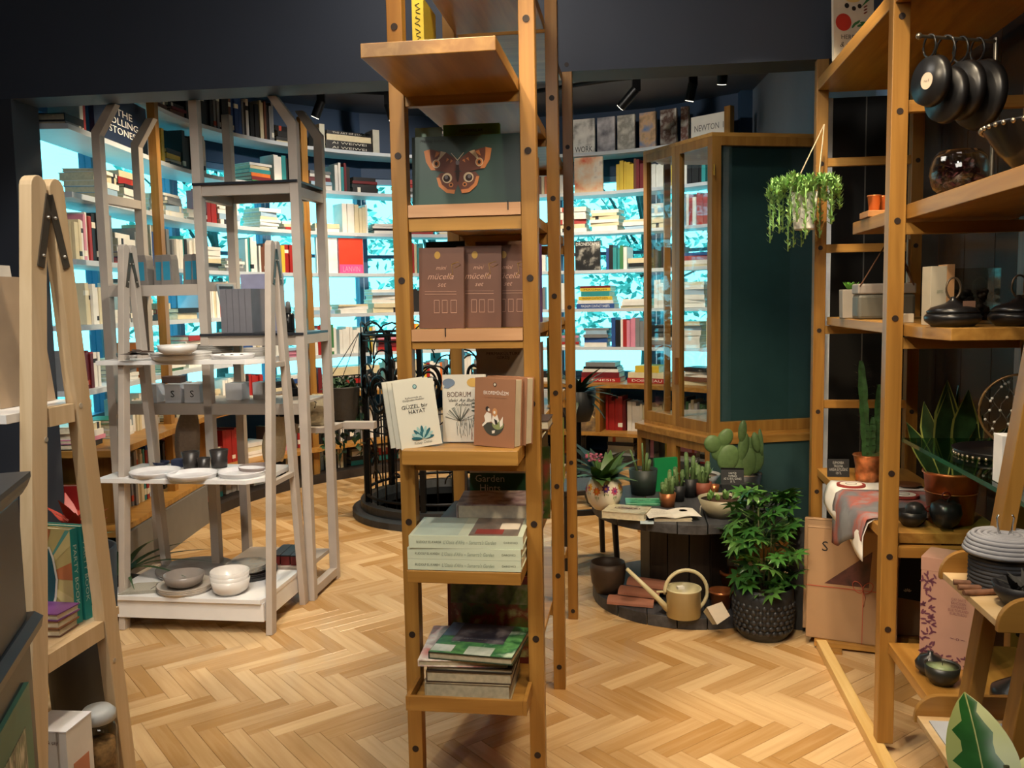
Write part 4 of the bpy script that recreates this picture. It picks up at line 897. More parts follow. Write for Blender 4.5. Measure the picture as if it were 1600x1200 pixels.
for z in (2.085, 1.345):
    MB().box(-.52, .02, .0, .41, z, z+.012).build('slab', DSL, rk, bevel=.001, label='thin black shelf slab'); MB().box(-.478, -.022, .015, .04, z-.05, z).build('rail', GREYW, rk); MB().box(-.478, -.022, .37, .395, z-.05, z).build('rail', GREYW, rk)
for z, u0, u1 in ((1.605, -1.02, -.5), (1.005, -1.02, 0)):
    MB().box(u0+.02, u1-.02, .01, .40, z-.012, z).build('shelf', GREYW, rk); MB().box(u0+.022, u1-.022, .008, .03, z-.055, z-.012).build('rail', GREYW, rk)
MB().box(-.20, .0, .38, .66, .80, .83).box(-.28, .18, .60, .66, .79, .83).build('shelf', GREYW, rk, bevel=.002)
MB().box(-.22, -.18, .36, .40, .80, 1.0).build('post', GREYW, rk, bevel=.002)
# folded grey pouches with blue print
for k, (x0, x1) in enumerate(((188, 212), (221, 238), (239, 256), (272, 290), (291, 300))):
    pz = 1.606; p = on((x0+x1)/2, 447, pz); u = -1.0 + ( (x0+x1)/2 - 188)/165*.52; P = TK.w(u + .07, .12 + .03*(k % 2), pz); w_ = (x1-x0)*P.y/FOC
    o = thing('paper_pouch', '%s grey paper pouch with blue print from left on upper rack shelf' % ORD[k], 'pouch', P, R(TH), None)
    MB().prism([(-w_/2-.006, 0), (w_/2+.006, 0), (w_/2, .13), (w_/2-.006, .155), (-w_/2+.006, .155), (-w_/2, .13)], 'y', 0, .07).build('body', M('857d76', .6), o, bevel=.003)
    MB().prism([(-w_*.33, .025), (w_*.33, .025), (w_*.33, .12), (-w_*.33, .12)], 'y', -.0012, 0).build('blue_print', M('2f8fae', .6), o)
# white boxes with an S monogram
for k, (x0, x1) in enumerate(((213, 233), (250, 277), (280, 307))):
    P = on((x0+x1)/2, 622, 1.006); P = TK.w((-.835, -.705, -.60)[k], .045, 1.006); w_ = .085
    o = thing('mug_box', '%s white cube box with a black S monogram from the left' % ORD[k], 'box', P, R(TH), 'white boxes with a monogram on the rack')
    MB().box(-w_/2, w_/2, 0, .09, 0, .092).build('body', M('eceef2', .5, var=.02), o, bevel=.001); MB().box(-w_/2-.001, w_/2+.001, -.001, .091, .092, .0955).build('lid', M('f4f5f7', .5), o); lettering('S', .020, (0, -.001, .046), K, o, h=.034)
for k, (u, v) in enumerate(((-.77, .2), (-.65, .2), (-.43, .16), (-.30, .2))):
    o = thing('mug_box', 'plain grey white box, %s from the left in the rear row' % ORD[k], 'box', TK.w(u, v, 1.006), R(TH), 'white boxes with a monogram on the rack'); MB().box(-.045, .045, 0, .09, 0, .088).build('body', M('b9b9bb', .5), o, bevel=.001)
o = thing('wooden_box', 'small dark brown wooden box on the white boxes', 'box', TK.w(-.74, .10, 1.1025), R(TH)); MB().box(-.05, .05, 0, .06, 0, .028).build('body', M('4a352b', .6), o, bevel=.002); MB().box(-.051, .051, -.001, .061, .028, .034).build('lid', M('5a4336', .6), o)
# grey folders and bottle on the black slab
ZB = 1.358
for k in range(5):
    P = TK.w(-.40 + .033*k, .16, ZB); o = book('%s dark grey upright folder from the left on the black slab' % ORD[k], .2, .22, .031, M('77757a', .55), P, rot=(0, 0, PI/2)); o.location = P
o = thing('book', 'wide lavender grey boxed book standing behind the grey folders', 'book', TK.w(-.31, .30, ZB), R(TH)); MB().box(-.12, .1, 0, .05, 0, .30).build('cover', M('9a9bb8', .5), o, bevel=.002)
o = thing('picture_frame', 'dark framed pane leaning on the left of the black slab', 'frame', TK.w(-.43, .20, ZB), R(TH)); MB().box(-.004, .004, -.09, .09, 0, .012, T=Matrix.Rotation(-.16, 4, 'Y')).box(-.004, .004, -.09, .09, .24, .25, T=Matrix.Rotation(-.16, 4, 'Y')).box(-.004, .004, -.09, -.08, .012, .24, T=Matrix.Rotation(-.16, 4, 'Y')).box(-.004, .004, .08, .09, .012, .24, T=Matrix.Rotation(-.16, 4, 'Y')).build('frame', M('8b9aa0', .4), o)
MB().box(-.001, .001, -.08, .08, .012, .24, T=Matrix.Rotation(-.16, 4, 'Y')).build('pane', GLASS('cfdfe0', .2), o)
o = thing('bottle', 'squat black bottle with a clear stopper on the black slab', 'bottle', TK.w(-.10, .12, ZB))
MB().lathe([(.001, 0), (.028, 0), (.03, .01), (.03, .085), (.022, .095), (.001, .095)], 20).build('body', M('17181a', .2), o); MB().lathe([(.001, .095), (.01, .095), (.01, .12), (.014, .122), (.012, .15), (.001, .155)], 14).build('stopper', M('8b8f92', .15, spec=.8), o)
# bags hanging and sitting on the rack
def bag(label, P, w, d, h, mat, rz=0, name='tote_bag', cat='bag', lean=.15):
    t = thing(name, label, cat, P, rz); n = 14; vs = []; fs = []; rnd = random.Random(int(h*1000)); H_ = 8
    for j in range(H_+1):
        f = j/H_; k = (.85 + .25*math.sin(PI*min(1, f*1.2)))*(1 - .35*max(0, f-.7)/.3)
        for i in range(n):
            a = 2*PI*i/n; vs.append((w/2*k*math.copysign(abs(math.cos(a))**.6, math.cos(a)) + lean*h*f*f*.3, d/2*k*(1-.6*f)*math.copysign(abs(math.sin(a))**.7, math.sin(a)), h*f + .012*h*math.sin(i*2.7+j)))
    for j in range(H_):
        for i in range(n): a = j*n+i; b_ = j*n+(i+1) % n; fs.append((a, b_, b_+n, a+n))
    fs.append(tuple(range(n-1, -1, -1))); fs.append(tuple(H_*n+i for i in range(n))); MB().add(vs, fs, 0, True).build('body', mat, t); return t
CANV = M('cdbf9f', .95, bump=.3, scale=120)
t = bag('cream canvas drawstring bag sitting on the low grey ledge', TK.w(-.10, .50, .83), .15, .12, .17, CANV); MB().tube([(-.03, -.05, .15), (-.0, -.06, .13), (-.01, -.062, .10)], .003, 5).build('drawstring', K, t)
t = bag('cream canvas pouch hanging at the left of the rack post', TK.w(-.29, .30, .66), .12, .06, .24, CANV, lean=.6); MB().tube([(-.03, 0, .22), (0, .03, .31), (.04, 0, .24)], .004, 5).build('strap', CANV, t)
t = bag('taupe cloth bag hanging below the monogram boxes', TK.w(-.76, .26, .64), .12, .08, .34, M('8f7f70', .95, bump=.5, scale=60), lean=.3); MB().box(.055, .062, -.02, .02, .12, .16).build('red_tab', M('a8322c'), t)
t = bag('black jacket draped over the corner of the grey rail', TK.w(-.17, .36, .86), .07, .08, .24, M('141416', .9), name='jacket', cat='jacket', lean=-.5); MB().box(-.03, .03, -.045, -.035, .16, .19).build('collar', M('1c1c20', .9), t)

# near ladder at the left edge
NF = Frame(-1.068, 1.80, TH)
nl = thing('ladder_display', 'blond wood A-frame ladder shelf at the left edge, nearest the viewer', 'display shelf', NF.o, NF.a)
aframe(nl, 0, 0, BLOND, spread=.41)
for (z, v0, v1) in ((1.255, .06, .36), (.71, .04, .42)):
    MB().box(-.80, -.016, v0, v1, z - .0, z + .02).build('shelf', SHW if z > 1 else BLOND, nl, bevel=.001); MB().box(-.012, .012, .16 if z > 1 else .10, .25 if z > 1 else .31, z - .02, z + .022).build('bearer', BLOND, nl)
MB().box(-.80, -.016, .03, .38, .33, .35).build('shelf', SHW, nl, bevel=.001)
for (y, z) in ((.14, 1.21), (.27, 1.27), (.34, .62)): MB().cyl((.0145, y, z), (.0165, y, z), .006, n=10).build('bolt', M('d8d0c0', .3, .6), nl)
# things on the near ladder
for k, (u, v, rz_, w_, h_, c_, lab) in enumerate(((-.10, .25, 80, .18, .30, 'a08a70', 'kraft brown folder leaning inside the near ladder'), (-.13, .26, 80, .17, .27, '3a3a3c', 'dark grey board leaning behind the kraft folder'), (-.16, .25, 78, .17, .33, 'd0c8ba', 'pale tall board leaning left of the near ladder leg'))):
    o = book(lab, w_, h_, .008, M(c_, .7), NF.w(u, v, 1.276), rotz=rz_, rot=(0, .0, 0), name='board', cat='board'); o.rotation_euler = (-.12, 0, R(rz_))
for k, (t, c_) in enumerate(((.022, 'e6e0d6'), (.018, 'b5653a'), (.02, 'e6e2dc'), (.014, '5a6a8a'))):
    lying('%s book from the bottom in the pile left of the near ladder' % ORD[k], .2, .16, t - .0005, M(c_, .4), NF.w(-.32, .10, 1.276 + sum((.022, .018, .02, .014)[:k])), TH + 4*k)
o = book('teal and yellow striped party book with a round teal panel, facing out', .20, .235, .022, M('c9b87a', .4), NF.w(-.145, .30, .731), rotz=TH - 8, rot=(0, 0, 0)); PTY = [o]; PANEL = []
for k in range(14):
    a0, a1 = 2*PI*k/14, 2*PI*(k+.5)/14; PANEL.append((k % 3, [(0, .11)] + [(max(-.1, min(.1, .2*math.cos(a))), max(.002, min(.233, .11 + .2*math.sin(a)))) for a in (a0, a1)]))
PANEL += [(3, [(-.085, .035), (.04, .035), (.05, .06), (.058, .11), (.05, .165), (.04, .19), (-.085, .19)]), (4, [(-.08, .04), (.035, .04), (.045, .065), (.052, .11), (.045, .16), (.036, .185), (-.08, .185)])]
decal(PANEL, [M('c4784a'), M('d8c88a'), M('5fa39a'), M('e8e4d4'), M('1f5a68')], (0, -.0004, 0), o); lettering('oyun\nparti\nkurabiye\nşeker\nbalon', .05, (-.02, -.003, .11), M('8fb9bd'), o, h=.1)
for k in range(2):
    if k: o = book('teal book with pale spine capitals right behind the striped party book', .2, .235, .022, M('2f9a94', .4), NF.w(-.139, .33, .731), rotz=TH - 8)
    MB().box(.0995, .1012, -.0003, .0223, -.0003, .2353).build('spine', M('2f9a94', .4), o)
    lettering('PARTY BOOK', .15, (.1016, .011, .12), M('d8ead8'), o, face='right', h=.011, rot=-PI/2)
for k, (t, c_) in enumerate(((.02, '6a4a3a'), (.02, '8a5a3a'), (.018, '7a4a8a'))):
    lying(['lowest brown book under the purple one on the ladder ledge', 'tan book under the purple one on the ladder ledge', 'purple pink book lying on the near ladder ledge'][k], .09, .08, t - .0005, M(c_, .4), NF.w(-.075, .20, .731 + sum((.02, .02, .018)[:k])) , TH + 4 - 3*k)
o = thing('product_box', 'white carton with small dark print at the foot of the near ladder', 'box', NF.w(-.030, .13, .351), R(TH+2)); MB().box(-.05, .05, 0, .10, 0, .185).build('body', M('d8d3cc', .5), o, bevel=.001); MB().box(-.051, .051, -.001, .101, .185, .188).build('lid', M('e6e6ea', .4), o)
lettering('HAND\nMADE', .035, (.0, 0, 0), K, o, h=.016, T=Matrix.Translation((0, -.001, .06))); lettering('kahve & çay', .06, (0, -.001, .16), M('6a4a3a'), o); MB().box(.0505, .0512, .02, .08, .03, .1).build('printed_picture', M('b5765a'), o)
o = thing('glass_jar', 'lidded glass jar of dried food behind the white carton', 'jar', NF.w(-.0, .28, .351)); MB().lathe([(.001, 0), (.038, 0), (.042, .01), (.042, .12), (.034, .14)], 22).build('glass', GLASS('e8e6dc', .25), o); MB().lathe([(.001, .004), (.036, .004), (.036, .09), (.001, .095)], 18).build('dried_food', M('8b6a45', .9, var=.5, scale=80), o); MB().lathe([(.036, .14), (.04, .142), (.042, .162), (.03, .175), (.001, .178)], 22).build('lid', M('a4a8aa', .35), o)
t = thing('potted_plant', 'red bromeliad in the dark behind the near ladder', 'plant', (-1.50, 2.95, 0)); MB().lathe([(.001, 0), (.10, 0), (.13, .68), (.12, .68), (.11, .63)], 20).build('pot', M('1e1f22', .5), t)
for k in range(18): a = k*2.4; el = .25 + .045*k; b = MB(); b.leaf(Matrix.Translation((0, 0, .70 + .004*k)) @ Matrix.Rotation(a, 4, 'Z') @ Matrix.Rotation(el, 4, 'X'), .13, .04, curl=.15, n=5); b.build('leaf', M('8f2f1e', .5) if k > 4 else M('2f4a26', .4), t)
t = thing('potted_plant', 'green arching strap-leaved plant behind the left ladder legs', 'plant', (-1.97, 4.32, 0)); MB().lathe([(.001, 0), (.07, 0), (.09, .14), (.08, .14)], 20).build('pot', M('1e1f22', .5), t)
for k in range(9): a = R(-60 + 30*k); b = MB(); b.leaf(Matrix.Translation((0, 0, .14)) @ Matrix.Rotation(a - PI/2, 4, 'Z') @ Matrix.Rotation(.95, 4, 'X'), .34, .035, curl=1.0, n=8); b.build('leaf', M('2f4f2a', .4), t)

# dark moulded cabinet in the lower left corner
KC = M('30353b', .4, var=.08)
cab = thing('dark_cabinet', 'dark painted moulded cabinet cut off by the lower left corner', 'cabinet', (-.885, 1.585, 0), R(17))
MB().box(-.5, -.012, -.75, -.012, 0, .90).build('lower_body', KC, cab, bevel=.002)
MB().prism([(-.5, .895), (-.012, .895), (.004, .91), (.008, .93), (-.006, .94), (-.5, .94)], 'y', -.75, .012).build('moulding', KC, cab)
MB().box(-.5, -.010, -.75, -.03, .94, 1.165).build('upper_body', KC, cab, bevel=.002)
MB().prism([(-.5, 1.165), (-.010, 1.165), (.0, 1.18), (.006, 1.195), (.006, 1.205), (-.5, 1.205)], 'y', -.75, .0).build('cornice', KC, cab)
MB().box(-.012, -.004, -.60, -.075, .06, .84).build('door', M('4f8068', .5), cab, label='muted green door panel'); MB().box(-.004, -.003, -.55, -.125, .12, .78).build('printed_picture', PIC(['b9b4a0', '2f3a28', '7a8a6a', 'd8d4c4'], 18, stretch=(1, 3, 1)), cab)
for k, (h_, c_) in enumerate(((.25, 'b08a72'), (.26, 'a87a60'), (.235, 'c09a80'))):
    book('%s tan book from the right, standing left of the near ladder leg' % ORD[k], .15, h_, .03, M(c_, .5), NF.w(-.05 - .034*k, .06 - .01*k, .731) + Vector((-.05, .0, 0)), rotz=TH + 90)

# ------------------------------------------------------------------ glazed corner cabinet
def facet(parent, a, b, z0, z1, st=.05, glass=None, name='door', th=.035, rb=.06, rt=.05, panel=None):
    a, b = Vector(a), Vector(b); d = b - a; L = d.length; ang = math.atan2(d.y, d.x)
    f = MB().box(0, st, 0, th, z0, z1).box(L-st, L, 0, th, z0, z1).box(st, L-st, 0, th, z0, z0+rb).box(st, L-st, 0, th, z1-rt, z1).build(name, PINE_Z, parent, a, (0, 0, ang), bevel=.0015)
    if glass: MB().box(st, L-st, th*.45, th*.6, z0+rb, z1-rt).build('pane', glass, f)
    if panel: MB().box(st, L-st, th*.45, th*.6, z0+rb, z1-rt).build('panel', panel, f)
    return f
cbt = thing('corner_cabinet', 'honey pine glazed corner cabinet with dark teal panel and open dark base', 'cabinet', (0, 0, 0))
cL, cC, cR = Vector((.835, 5.56, 0)), Vector((1.118, 4.935, 0)), Vector((1.84, 5.07, 0)); cBR, cBL = Vector((1.80, 6.05, 0)), Vector((1.02, 5.98, 0))
mid = (cL + cC)/2; CG = GLASS('f6fafa', .2)
facet(cbt, cL, mid, .728, 2.372, glass=CG, st=.038); d2 = facet(cbt, mid, cC, .728, 2.372, glass=CG, st=.04)
MB().box(.012, .026, -.02, 0, .98, 1.14).build('handle', M('8a5a2c', .5), d2)
facet(cbt, cC, cR, .728, 2.372, st=.055, glass=GLASS('f0f6f6', .2), name='front_frame')
MB().cyl((.0, -.004, 2.16), (.0, -.004, 2.22), .006, n=8).build('hinge', M('b9903c', .3, .9), cbt, cC + Vector((.012, 0, 0)))
dd = (cR - cC).normalized(); nn = Vector((-dd.y, dd.x, 0))
poly = [(p.x, p.y) for p in (cL, cC, cR, cBR, cBL)]
MB().prism(poly, 'z', 2.372, 2.392).build('roof', PINE_X, cbt); MB().prism(poly, 'z', .708, .728).build('floor_board', PINE_X, cbt)
ang = math.atan2(dd.y, dd.x)
MB().box(.055, .70, .05, .062, .728, 2.372).build('teal_panel', TEAL, cbt, cC, (0, 0, ang))
MB().box(-.02, .02, -.02, .02, .728, 2.372).build('back_post', PINE_Z, cbt, cBL + Vector((.03, -.03, 0)))
def out(p, k): c = Vector((1.36, 5.56, 0)); v = (p - c); v.normalize(); return p + v*k
op = [out(p, .06) for p in (cL, cC, cR)]
MB().prism([(p.x, p.y) for p in op] + [(cBR.x, cBR.y), (cBL.x, cBL.y)], 'z', .668, .708).build('ledge', PINE_X, cbt, bevel=.002)
bL, bC, bR = out(cL, .045), out(cC, .045), out(cR, .045); bm_ = (bL + bC)/2
facet(cbt, bL, bm_, .10, .668, glass=CG, st=.045, name='base_door'); facet(cbt, bm_, bC, .10, .668, glass=CG, st=.045, name='base_door')
d3 = bR - bC; MB().box(0, d3.length, 0, .03, .12, .668).build('base_panel', TEAL, cbt, bC, (0, 0, math.atan2(d3.y, d3.x)))
MB().box(0, d3.length, -.012, .03, .0, .12).build('plinth', PINE_X, cbt, bC, (0, 0, math.atan2(d3.y, d3.x)))
d4 = bC - bL; MB().box(0, d4.length, .0, .03, .0, .10).build('plinth', PINE_X, cbt, bL, (0, 0, math.atan2(d4.y, d4.x)))
MB().prism([(p.x, p.y) for p in (bL + Vector((.05, .03, 0)), bC + Vector((.0, .06, 0)), bR + Vector((-.03, .05, 0)), cBR, cBL)], 'z', .10, .115).build('floor_board', PINE_X, cbt)

# ------------------------------------------------------------------ cable drum table
SX, SY, SR = .86, 4.33, .47
SPT = .485
drum = thing('cable_drum_table', 'dark grey painted wooden cable drum used as a round plant table', 'table', (SX, SY, 0), R(TH))
DW = WOOD('35363a', '56575c', 'y', .5, name='dark_painted_wood'); DWZ = WOOD('241d18', '3a312a', 'z', .45, name='dark_stained_wood')
def disc(z0, z1, nm):
    n = 7; w = 2*SR/n
    for i in range(n):
        x0 = -SR + i*w + .002; x1 = x0 + w - .004; P = []
        f = lambda x: math.sqrt(max(0, SR*SR - x*x)); xs = [x0 + (x1-x0)*k/8 for k in range(9)]
        P = [(x, -f(x)) for x in xs] + [(x, f(x)) for x in reversed(xs)]
        MB().prism(P, 'z', z0 - .0015*(i % 2), z1 - .0015*(i % 2)).build('plank', DW, drum, bevel=.002)
disc(SPT-.045, SPT, 'top'); disc(.0, .055, 'base')
for k in range(14):
    a = 2*PI*k/14; MB().box(-.049, .049, -.013, .013, .055, SPT-.045).build('stave', DWZ, drum, (.215*math.cos(a), .215*math.sin(a), 0), (0, 0, a + PI/2), bevel=.002)
for k in range(6):
    a = R(20 + 60*k); MB().cyl((.15*math.cos(a), .15*math.sin(a), SPT), (.15*math.cos(a), .15*math.sin(a), SPT+.004), .014, n=8).build('bolt', IRON, drum)
st = thing('dark_stool', 'dark stained wooden stool half hidden behind the drum table', 'stool', (.40, 4.95, 0), R(10))
for (x, y) in ((-.13, -.13), (.13, -.13), (-.13, .13), (.13, .13)): MB().cyl((x*1.15, y*1.15, 0), (x, y, .42), .016, .02, n=8).build('leg', DWZ, st)
MB().box(-.17, .17, -.17, .17, .42, .45).build('seat', DWZ, st, bevel=.004); MB().box(-.14, .14, -.145, -.12, .30, .33).build('stretcher', DWZ, st)

def potbase(px, py, z): return on(px, py, z)
def pot(parent, r0, r1, h, mat, rim=.006, n=28, soil=SOIL, sz=.9, name='pot', label=None, smooth=True):
    MB().lathe([(.001, 0), (r0, 0), (r1, h), (r1-rim, h), (r1-rim-.002, h*.8), (.001, h*.8)], n, smooth=smooth).build(name, mat, parent, label=label)
    if soil: MB().lathe([(r1-rim-.002, h*sz - .004), (.001, h*sz)], 18).build('soil', soil, parent)
T0 = SPT + .001
# flowered white vase with kalanchoe
P = potbase(944, 794, T0); P.z = T0; s = px_m(P)
t = thing('flowered_vase', 'round white vase painted with orange and purple flowers, holding a kalanchoe', 'vase', P)
r = 29*s; prof = [(.001, 0), (r*.55, 0), (r*.85, r*.35), (r, r*.85), (r*.93, r*1.35), (r*.72, r*1.68), (r*.68, r*1.68), (r*.85, r*1.3), (.001, r*1.2)]
v = MB().lathe(prof, 36).build('body', M('e6ddc8', .25, var=.03), t)
b = MB(); cols = [M('e07a28', .5), M('6a3f8a', .5), M('b5456a', .5), M('d8a02c', .5), M('4f7a3a', .5)]
def on_vase(a, zz, off=.001):
    for i in range(len(prof)-1):
        (ra, za), (rb_, zb) = prof[i], prof[i+1]
        if za <= zz <= zb: k = (zz-za)/(zb-za); rr_ = ra + (rb_-ra)*k + off; return Vector((rr_*math.cos(a), rr_*math.sin(a), zz))
    return Vector((r*math.cos(a), r*math.sin(a), zz))
for k in range(12):
    a = 2*PI*k/12; zz = r*(1.12 + .16*(k % 2)); fr = r*.26; vs = []
    ring_ = [on_vase(a + fr*(1 if q % 2 else .62)*math.cos(q*PI/8)/r, zz + fr*(1 if q % 2 else .62)*math.sin(q*PI/8)) for q in range(16)]
    b.add([on_vase(a, zz, .003)] + ring_, [(0, 1+q, 1+(q+1) % 16) for q in range(16)], k % 4)
    b.add([on_vase(a, zz, .0045)] + [on_vase(a + .28*fr*math.cos(q*PI/4)/r, zz + .28*fr*math.sin(q*PI/4), .004) for q in range(8)], [(0, 1+q, 1+(q+1) % 8) for q in range(8)], (k+3) % 4)
    for j in range(3): b.add([on_vase(a + (j-1)*.09, zz - fr), on_vase(a + (j-1)*.09 + .05, zz - fr*1.2), on_vase(a + (j-1)*.1, zz - fr*(1.9 + .5*(j == 1)))], [(0, 1, 2)], 4)
b.build('painted_flowers', cols, v)
rnd = random.Random(3)
LG = M('4f7038', .45, var=.15)
for k in range(22):
    a = k*2.4; el = .25 + .055*k % 1.2; bb = MB(); bb.leaf(Matrix.Translation((.02*math.cos(a), .02*math.sin(a), r*1.5)) @ Matrix.Rotation(a, 4, 'Z') @ Matrix.Rotation(1.25 - .9*((k*37) % 10)/10, 4, 'X'), .15 + .02*(k % 3), .07, curl=.35, n=6); bb.build('leaf', LG, t)
for k in range(26):
    a = rnd.uniform(0, 6.28); q = rnd.uniform(0, .045); c = (-.05 + q*math.cos(a), q*math.sin(a), r*1.5 + .115 + rnd.uniform(-.012, .018)); MB().ball(c, .009, 6, sc=(1, 1, .7)).build('blossom', M('b0607a', .6, var=.3, scale=80), t)
MB().tube([(0, 0, r*1.4), (-.03, 0, r*1.5 + .06), (-.05, 0, r*1.5 + .11)], .004, 5).build('stem', LG, t)
# dark pot with thin cactus
P = potbase(1005, 771, T0); s = px_m(P); t = thing('potted_cactus', 'dark green cylindrical pot with pebbles and one thin tall cactus', 'cactus', (P.x, P.y, T0))
pot(t, 19*s, 23*s, 40*s, M('2b3530', .5), soil=GRAVEL)
CG1 = M('5f7a48', .6, var=.25, scale=60)
for (dx, h0, rr_, ddx) in ((0, .145, .006, -.004), (.012, .09, .010, .008), (.022, .055, .012, .012), (-.03, .11, .006, -.035)):
    MB().tube([(dx, 0, 36*s), (dx+ddx*.5, 0, 36*s + h0*.5), (dx+ddx, 0, 36*s + h0)], rr_, 8, taper=.75).ball((dx+ddx, 0, 36*s + h0), rr_*.75, 8).build('cactus_stem', CG1, t)
# green book standing, green brochure, thick book, open magazine
GBM = M('1f8a4f', .35, var=.03)
P = potbase(1048, 775, T0); o = book('bright green hardback standing upright behind the small cacti', .13, .175, .02, GBM, (P.x, P.y + .12, T0), rotz=14, rot=(-.04, 0, 0)); MB().box(-.055, -.0545, -.0008, 0, .0, .17).build('joint_line', M('14603a'), o)
P = potbase(1005, 790, T0); o = lying('green leaf-patterned booklet lying behind the thick book', .17, .13, .008, PIC(['1f6a48', '5fb98a', '2f8a6a'], 20), (P.x, P.y, T0), -6); lettering('BAHÇE', .09, (0, -.001, .08), M('a8d8b0'), o); MB().box(-.083, .083, -.0008, 0, .003, .008).box(-.083, .083, -.0008, 0, .122, .127).build('printed_border', M('b8e0c0'), o)
P = potbase(975, 812, T0); o = lying('thick cream book with ornate dark title plaque, at the front of the drum table', .20, .15, .034, PIC(['b5ac8c', 'd8d0b4', '8f8a6a'], 18), (P.x - .005, P.y, T0), -22)
decal([(0, ell(0, .085, .062, .026)), (1, ell(0, .085, .056, .021)), (0, ell(0, .085, .05, .016))], [M('5a3a30'), M('e6dcc4')], (0, -.0006, 0), o, 'title_plaque'); lettering('Cooking', .07, (0, -.003, .085), M('e6dcc4'), o, shear=.3)
P = potbase(1052, 815, T0); o = lying('cream booklet lying under the open magazine', .17, .14, .012, M('d8cdb4', .5), (P.x + .0, P.y, T0), -4)
o = thing('magazine', 'open white magazine with faint print lying at the drum table edge', 'magazine', (P.x + .005, P.y + .075, T0 + .0125), R(3)); b = MB(); vs = []
for j in range(2):
    for i in range(13): x = -.12 + .02*i; vs.append((x, -.08 + .16*j, .002 + .010*math.sin(PI*abs(i-6)/7)))
b.add(vs, [(i, i+1, i+14, i+13) for i in range(12)]); q = b.build('pages', M('efeae0', .5), o); m = q.modifiers.new('t', 'SOLIDIFY'); m.thickness = .002; m.offset = 1
for k in range(5): lettering(['yaz ve bahar çiçekleri', 'toprak su ve güneş', 'bahçede bir gün', 'tohum ve fidan', 'mevsim notları'][k], .07, (-.06, .035 - .018*k, .0155), M('9a948a'), q, face='top')
MB().lathe([(.001, 0), (.018, .0)], 12).build('printed_picture', M('c9a98a'), q, (.06, .02, .0155))
o = thing('paper_slip', 'small pale blue paper slip at the front edge of the drum table', 'paper', (P.x - .12, P.y - .005, T0), R(-8)); MB().box(-.03, .03, -.03, .03, 0, .001).build('sheet', M('b9ccd8', .6), o)
# small pots of cacti
def cactus_pot(px, py, w, h, mat, label, stems, soil=GRAVEL, taper=.75, dy=0., cat='cactus', gm=None):
    P = potbase(px, py, T0); s = px_m(P); t = thing('potted_cactus', label, cat, (P.x, P.y + dy, T0)); pot(t, w*s/2*taper, w*s/2, h*s, mat, soil=soil)
    for (dx, dyy, hh, rr_) in stems:
        b = MB().tube([(dx*s, dyy*s, h*s*.85), (dx*s*1.15, dyy*s, h*s + hh*s*.6), (dx*s*1.3, dyy*s, h*s + hh*s)], rr_*s, 8, taper=.8); b.ball((dx*s*1.3, dyy*s, h*s + hh*s), rr_*s*.8, 8); b.build('cactus_stem', gm or CG1, t)
        for q in range(5): MB().ball((dx*s*1.2 + rr_*s*.8*math.cos(q*2), dyy*s + rr_*s*.8*math.sin(q*2), h*s + hh*s*(.25 + .15*q)), rr_*s*.45, 6).build('offset', gm or CG1, t)
    return t, s
cactus_pot(1043, 791, 27, 22, M('a8683f', .35, .5), 'small copper coloured pot of clustered cactus before the green book', [(-6, 0, 14, 5), (3, 2, 34, 4), (6, -2, 24, 4), (-1, 3, 20, 4)], taper=.8)
cactus_pot(1063, 786, 24, 26, M('1c1d1f', .5), 'small black pot of cactus right behind the copper coloured pot', [(-4, 0, 26, 5), (5, 0, 22, 4)], dy=.05)
cactus_pot(1082, 780, 26, 30, M('1c1d1f', .5), 'black pot with white pebbles and branching thin cactus', [(-5, 0, 40, 4), (4, 0, 34, 4), (8, 2, 22, 4)], soil=M('c9c4b8', .9, var=.3, scale=150), dy=.06)
cactus_pot(1100, 778, 28, 24, M('8b4a34', .6), 'reddish pot of spiny cactus between the black pot and beige bowl', [(-6, 0, 24, 6), (6, 0, 30, 5), (0, 4, 20, 6)], dy=.03)
P = potbase(1097, 762, T0); t = thing('planted_bowl', 'white bowl of small succulents at the back of the drum table', 'bowl', (P.x, P.y + .05, T0)); s = px_m(P)
MB().lathe([(.001, 0), (20*s, 0), (32*s, 20*s), (30*s, 20*s), (20*s, 8*s)], 28).build('bowl_body', M('d8d6cf', .3), t); MB().lathe([(30*s, 17*s), (.001, 18*s)], 20).build('soil', GRAVEL, t)
def rosette(parent, c, r, n, mat, el=.7):
    for k in range(n): a = k*2.4; b = MB(); b.leaf(Matrix.Translation(c) @ Matrix.Rotation(a, 4, 'Z') @ Matrix.Rotation(el + .5*k/n, 4, 'X'), r*(1 - .4*k/n), r*.5, curl=-.2, n=4); b.build('leaf', mat, parent)
for (dx, dy) in ((-14, 0), (2, -5), (15, 3)): rosette(t, (dx*s, dy*s, 18*s), 14*s, 9, M('7fa36a', .5, var=.2))
# beige bowl of succulents
P = potbase(1127, 806, T0); s = px_m(P); t = thing('planted_bowl', 'wide beige bowl of light green succulents at the right of the table', 'bowl', (P.x, P.y, T0))
MB().lathe([(.001, 0), (21*s, 0), (30*s, 12*s), (37*s, 30*s), (35*s, 30*s), (28*s, 14*s)], 32).build('bowl_body', M('a39a80', .4, var=.08), t); MB().lathe([(34*s, 26*s), (.001, 28*s)], 20).build('soil', SOIL, t)
for k, (dx, dy, r_) in enumerate(((-20, -6, 14), (-8, -10, 13), (6, -4, 17), (22, 0, 15), (-14, 8, 15), (10, 10, 14))): rosette(t, (dx*s, dy*s, 27*s), r_*s, 10, M('9ac46a' if k % 2 else '6f9a4f', .5, var=.2), el=.85)
P2 = potbase(1094, 806, T0); o = MB().tube([(0, 0, 0), (0, 0, .035), (.004, 0, .05)], .0025, 5).build('plant_label', M('d8d4c8', .4), loc=(P2.x, P2.y, T0)); tag(o, 'thin white plant stick standing left of the beige bowl', 'plant stick')
